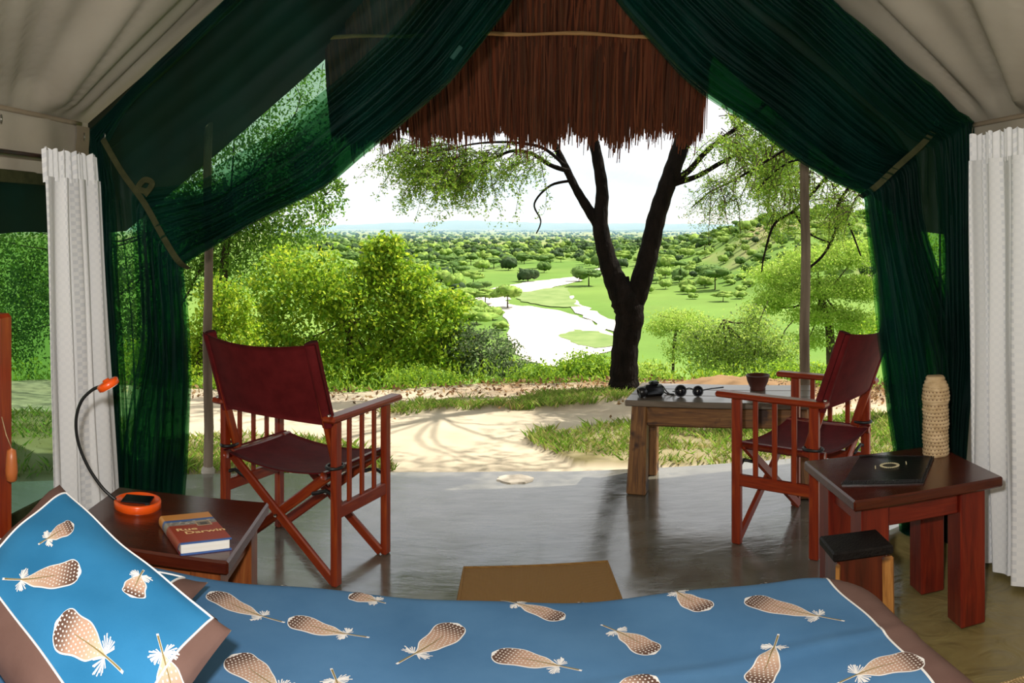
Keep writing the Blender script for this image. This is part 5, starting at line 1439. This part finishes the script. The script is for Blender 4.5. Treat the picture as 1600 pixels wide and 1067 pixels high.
    put('crown_leaves', fast_mesh('crown_leaves', v, f, M['leaf'], leaf_cols(len(f), ACAC, r)), t)
    tw.build('twig', M['twig'], t)
forked_tree()
def overhanging_tree():
    R = 6.8; th = (1500 - 800) / F
    zb = 0.0
    t = thing('overhanging_acacia', (R * math.sin(th), R * math.cos(th), -0.05), 'thorny acacia whose bare looping branches overhang the thick veranda pole', 'tree')
    b = MB()
    stem_tube(b, [(1505, 640, 34), (1498, 520, 30), (1490, 380, 26), (1450, 250, 20), (1380, 180, 14)], R, 9)
    for sp in ([(1440, 240, 9), (1380, 255, 7), (1335, 285, 6), (1310, 320, 5), (1306, 360, 5), (1285, 400, 4), (1255, 425, 4)],
               [(1400, 190, 8), (1330, 230, 6), (1280, 290, 5), (1240, 330, 5), (1210, 350, 4), (1195, 395, 3), (1190, 425, 2)],
               [(1380, 180, 8), (1320, 190, 6), (1260, 215, 5), (1200, 250, 4), (1150, 280, 3.5), (1110, 300, 2.5), (1080, 325, 2)],
               [(1335, 285, 5), (1290, 270, 4), (1250, 250, 3.5), (1215, 265, 3), (1180, 300, 2.5)],
               [(1310, 320, 4), (1330, 360, 3), (1345, 400, 2.5)], [(1240, 330, 3.5), (1265, 365, 3), (1300, 380, 2)]):
        stem_tube(b, sp, R, 6)
    b.build('branch', M['bark'], t, True)
    r = np.random.default_rng(78); out = []; tw = MB()
    st = [(tuple(AR(px, py, R + r.uniform(-.3, .3))), (r.normal() * .6 - .2, r.normal() * .4, -0.35)) for px, py in ((1150, 215), (1180, 200), (1210, 240), (1240, 225), (1180, 280), (1140, 290), (1230, 290), (1270, 260), (1300, 290), (1320, 320), (1290, 340), (1120, 300), (1210, 320), (1340, 300), (1380, 240), (1160, 250), (1250, 200), (1300, 210))]
    sprays(st, r, 260, 0.36, 0.012, 0.7, out, tw)
    v, f = leaf_quads(np.concatenate(out), 0.019, 0.008, 0.1, r)
    put('foliage', fast_mesh('foliage', v, f, M['leaf'], leaf_cols(len(f), ACAC + MID[:2], r)), t)
    tw.build('twig', M['twig'], t)
overhanging_tree()

# ---- grass, weeds and fallen leaves (nobody could count these)
def grass_blades():
    r = np.random.default_rng(31); V, C = [], []
    for gi, (poly, n) in enumerate(zip(GRASS, (17000, 8000, 6000, 2500))):
        P = np.array(poly); lo, hi = P.min(0), P.max(0)
        q = lo + r.random((n * 5, 2)) * (hi - lo)
        q = q[in_poly(q[:, 0], q[:, 1], poly)]
        q = q[fbm(q[:, 0] * 2.6, q[:, 1] * 2.6, 60 + gi) + 0.15 * r.random(len(q)) > 0.47][:n]
        V.append(q)
    q = np.concatenate(V); n = len(q)
    TH = np.arctan2(q[:, 0], q[:, 1]); RR = np.hypot(q[:, 0], q[:, 1])
    z = terr(RR, TH) - 0.05 + 0.0
    b = np.stack([q[:, 0], q[:, 1], z], 1)
    h = r.uniform(0.025, 0.085, (n, 1)); a = r.uniform(0, 6.28, n); w_ = r.uniform(0.003, 0.006, (n, 1))
    s = np.stack([np.cos(a), np.sin(a), 0 * a], 1) * w_; lean = r.normal(size=(n, 3)) * 0.5 * h; lean[:, 2] = 0
    v = np.stack([b - s, b + s, b + lean * 0.4 + s * 0.7 + np.array([0, 0, 1]) * h * 0.6, b + lean + np.array([0, 0, 1]) * h], 1).reshape(-1, 3)
    c = leaf_cols(n, [(0.22, 0.38, 0.04), (0.14, 0.29, 0.025), (0.32, 0.40, 0.07), (0.42, 0.36, 0.13)], r)
    tag(put('grass', fast_mesh('grass', v, np.arange(4 * n).reshape(n, 4), M['grass'], c)), 'short green grass growing in patches along the dirt path', 'grass', kind='stuff')
    # litter along the bank
    n = 5200
    th = r.uniform(-0.55, 0.62, n); R = bank_r(th) - np.abs(r.normal(0, 0.45, n)) + 0.05
    keep = r.random(n) < np.clip(0.30 + 1.2 * (th + 0.1), 0.25, 1.0); th, R = th[keep], R[keep]
    p = np.stack([R * np.sin(th), R * np.cos(th), terr(R, th) - 0.025], 1)
    v, f = leaf_quads(p, 0.045, 0.022, 0.0, r); v[:, 2] = np.maximum(v[:, 2], -0.06)
    tag(put('leaf_litter', fast_mesh('leaf_litter', v, f, M['grass'], leaf_cols(len(f), [(0.30, 0.17, 0.07), (0.20, 0.10, 0.05), (0.42, 0.30, 0.15), (0.13, 0.08, 0.04)], r))), 'dry brown fallen leaves strewn along the edge of the bank', 'leaf litter', kind='stuff')
    # green weeds along the lip
    n = 9000
    th = r.uniform(-0.6, 0.65, n); R = bank_r(th) + r.uniform(-0.1, 0.6, n)
    p = np.stack([R * np.sin(th), R * np.cos(th), terr(R, th) + r.random(n) ** 2 * 0.20 - 0.03], 1)
    v, f = leaf_quads(p, 0.05, 0.018, -1.2, r)
    tag(put('bank_weeds', fast_mesh('bank_weeds', v, f, M['grass'], leaf_cols(len(f), MID + BRIGHT[:2], r))), 'low green weeds along the lip of the bank', 'weeds', kind='stuff')
grass_blades()

# ---- trees of the valley
def valley_mesh(name, wd, ht, flat, pal, seed, cards=420, trunk=True):
    r = np.random.default_rng(seed); bm = bmesh.new(); V, Fq, C = [], [], []
    tv, tf, tc_ = [], [], []
    nb = 7 if flat else 6
    for i in range(nb):
        a = 2 * math.pi * i / nb + r.normal() * .3; rad = wd * (0.27 if i else 0.0) * r.uniform(0.7, 1.1)
        c = np.array([rad * math.cos(a), rad * math.sin(a), ht * ((0.74 if flat else 0.58) + 0.06 * r.normal() + (0.08 if i == 0 else 0))])
        s = np.array([wd * 0.24, wd * 0.24, ht * (0.15 if flat else 0.30)]) * r.uniform(0.8, 1.2)
        b2 = bmesh.new(); bmesh.ops.create_icosphere(b2, subdivisions=2, radius=1.0)
        base = len(tv)
        for v in b2.verts:
            q = np.array(v.co); q = q * (1 + 0.22 * r.normal()); tv.append(c + q * s); tc_.append(np.array(pal[r.integers(0, len(pal))]) * r.uniform(0.75, 1.2))
        for fa in b2.faces: tf.append([base + v.index for v in fa.verts])
        b2.free()
        p = c + unit(r.normal(size=(cards // nb, 3))) * s * 1.02
        v, f = leaf_quads(p, wd * 0.062, wd * 0.04, 0.0, r); f = f + len(tv)
        tv += list(v); tc_ += list(leaf_cols(len(f), pal, r))
        for q in f: tf += [[q[0], q[1], q[2]], [q[0], q[2], q[3]]]
    if trunk:
        base = len(tv); rt = wd * 0.022
        for z, k in ((-ht * 0.12, 1.3), (ht * 0.62, 0.7)):
            for j in range(5): tv.append(np.array([rt * k * math.cos(j * 1.2566), rt * k * math.sin(j * 1.2566), z])); tc_.append(np.array((0.06, 0.045, 0.03)))
        for j in range(5): a, b, c2, d = base + j, base + (j + 1) % 5, base + 5 + (j + 1) % 5, base + 5 + j; tf += [[a, b, c2], [a, c2, d]]
    return np.array(tv), np.array(tf), np.array(tc_)
VP = [(0.11, 0.20, 0.045), (0.08, 0.155, 0.038), (0.15, 0.24, 0.05)]
VB = [(0.25, 0.38, 0.07), (0.18, 0.30, 0.05), (0.33, 0.44, 0.09)]
VD = [(0.045, 0.085, 0.03), (0.06, 0.10, 0.04)]
KINDS = [('umbrella_acacia', valley_mesh('a', 12, 7.5, True, VB, 1), 'flat crowned acacia'), ('round_tree', valley_mesh('b', 9, 7.5, False, VB, 2), 'round crowned leafy tree'),
         ('umbrella_acacia', valley_mesh('c', 13, 8.5, True, VP, 3), 'broad dark green acacia'), ('round_tree', valley_mesh('d', 10, 8.5, False, VP, 4), 'dark green rounded tree'),
         ('thorn_bush', valley_mesh('e', 6, 3.6, False, VB, 5, 90, False), 'small green thorn bush'), ('round_tree', valley_mesh('f', 11, 9, False, VD, 6), 'very dark spreading tree')]
ME = [fast_mesh('valley_tree', k[1][0], k[1][1], M['farleaf'], k[1][2]) for k in KINDS]
rv = np.random.default_rng(91)
def on_land(px, R):
    th = (px - 800) / F; return (R * math.sin(th), R * math.cos(th), float(terr(R, th)) - 0.2)
def R_of(py, z=-30.0): return F * (CH - z) / (py - HOR)
single = []                                      # (kind, place, size, label, group)
hand = [(0, 793, 482, 1.15, 'lone flat crowned acacia on the near bank of the sand river'), (1, 770, 500, 0.75, 'round green tree beside the lone acacia on the river bank'), (0, 733, 522, 1.2, 'leaning acacia with a broad flat crown on the slope above the river'),
        (4, 782, 516, 0.9, 'small bush on the grassy bank beside the sand river'), (1, 1040, 452, 0.75, 'lone round tree on the open meadow beyond the forked trunk'), (1, 1108, 450, 0.95, 'bushy round tree on the far side of the open meadow'),
        (0, 1130, 471, 0.7, 'thin acacia standing on the open meadow near the hillside'), (2, 920, 447, 1.25, 'spreading dark acacia at the far river bend'), (3, 905, 440, 1.1, 'tall dark tree at the far river bend'), (5, 825, 440, 1.1, 'blackish tree on the far bank of the sand river')]
for k, px, py, s, lab in hand: single.append((k, on_land(px, R_of(py)), s, lab, None))
LOOK = {0: 'pale flat crowned acacia', 1: 'light green rounded tree', 2: 'broad dark green acacia', 3: 'dark green rounded tree', 4: 'green thorn bush', 5: 'blackish spreading tree'}
def named(k, s, place):
    size = 'large' if s > 1.05 else ('small' if s < 0.8 else 'medium sized')
    return size + ' ' + LOOK[k] + ' growing ' + place, (size + ' ' + LOOK[k] + ' ' + place)
cand = []
taken = [(p[0], p[1], 5.0 * s_) for _, p, s_, _, _ in single]
def free(p, rad):
    for x, y, q in taken:
        if (x - p[0]) ** 2 + (y - p[1]) ** 2 < (q + rad) ** 2: return False
    taken.append((p[0], p[1], rad)); return True
CROWN = {0: 5.6, 1: 4.4, 2: 6.2, 3: 5.0, 4: 2.8, 5: 5.4}
def scatter(x0, x1, y0, y1, n, wts, place):
    for _ in range(n):
        px, py = rv.uniform(x0, x1), rv.uniform(y0, y1); k = int(rv.choice(6, p=wts)); s = rv.uniform(0.65, 1.3); R = R_of(py)
        p = on_land(px, R)
        if free(p, CROWN[k] * s * 1.08): cand.append((R, k, p, s, place))
scatter(540, 745, 405, 462, 120, [.2, .2, .2, .25, .05, .1], 'in the woodland across the sand river'); scatter(640, 772, 462, 520, 70, [.35, .35, .05, .05, .2, 0], 'on the slope down to the sand river')
scatter(560, 900, 392, 428, 130, [.15, .15, .25, .3, .05, .1], 'in the woodland beyond the river bend'); scatter(900, 1010, 392, 425, 36, [.2, .2, .2, .3, .05, .05], 'behind the far river bend'); scatter(1000, 1180, 440, 470, 8, [0, .1, 0, 0, .9, 0], 'on the open meadow')
for _ in range(260):
    R, k, px, s = rv.uniform(395, 760), int(rv.choice(6, p=[.22, .26, .16, .2, .12, .04])), rv.uniform(1010, 1420), rv.uniform(0.6, 1.2)
    p = on_land(px, R)
    if free(p, CROWN[k] * s * 1.08): cand.append((R, k, p, s, 'low on the hillside by the meadow' if R < 500 else ('halfway up the hillside' if R < 630 else 'high on the hillside near its crest')))
cand.sort(key=lambda c: c[0])
for i, (R, k, p, s, place) in enumerate(cand[:285]):
    g = named(k, s, place); single.append((k, p, s, g[0], g[1]))
for k, p, s, lab, grp in single:
    o = put(KINDS[k][0], ME[k]); o.location = p; o.scale = (s * rv.uniform(.9, 1.15), s * rv.uniform(.9, 1.15), s * rv.uniform(.85, 1.1)); o.rotation_euler = (0, 0, rv.uniform(0, 6.28))
    tag(o, lab, 'tree' if k != 4 else 'bush', grp)
# the far woodland: thousands of crowns in one object
def far_wood():
    small = [valley_mesh('s', 11, 8, fl_, pal_, 50 + i, 12, False) for i, (fl_, pal_) in enumerate(((True, VP), (False, VP), (False, VB), (False, VD)))]
    V, Fc, C = [], [], []; off = 0
    rest = [(c[2], c[3]) for c in cand[285:]]
    for _ in range(420):
        p, s = on_land(rv.uniform(1000, 1450), rv.uniform(430, 900)), rv.uniform(0.25, 0.75)
        if free(p, 7.0 * s): rest.append((p, s))
    for _ in range(260):
        p, s = on_land(rv.uniform(540, 1000), R_of(rv.uniform(388, 412))), rv.uniform(0.5, 1.0)
        if free(p, 7.0 * s): rest.append((p, s))
    for _ in range(1900):
        py = 361.5 + 40 * rv.random() ** 1.3; px = rv.uniform(420, 1200 if rv.random() < .8 else 1500); R = R_of(py)
        if R < 620: continue
        p, s = on_land(px, R), rv.uniform(0.7, 1.3)
        if R > 1100 or free(p, 7.0 * s): rest.append((p, s))
    for p, s in rest:
        v, f, c = small[rv.integers(0, 4)]; a = rv.uniform(0, 6.28); ca, sa = math.cos(a), math.sin(a)
        w_ = v * s; V.append(np.stack([w_[:, 0] * ca - w_[:, 1] * sa + p[0], w_[:, 0] * sa + w_[:, 1] * ca + p[1], w_[:, 2] + p[2]], 1)); Fc.append(f + off); C.append(c * rv.uniform(.8, 1.2)); off += len(v)
    tag(put('far_woodland', fast_mesh('far_woodland', np.concatenate(V), np.concatenate(Fc), M['farleaf'], np.concatenate(C))), 'distant woodland of countless small trees on the plain', 'woodland', kind='stuff')
far_wood()
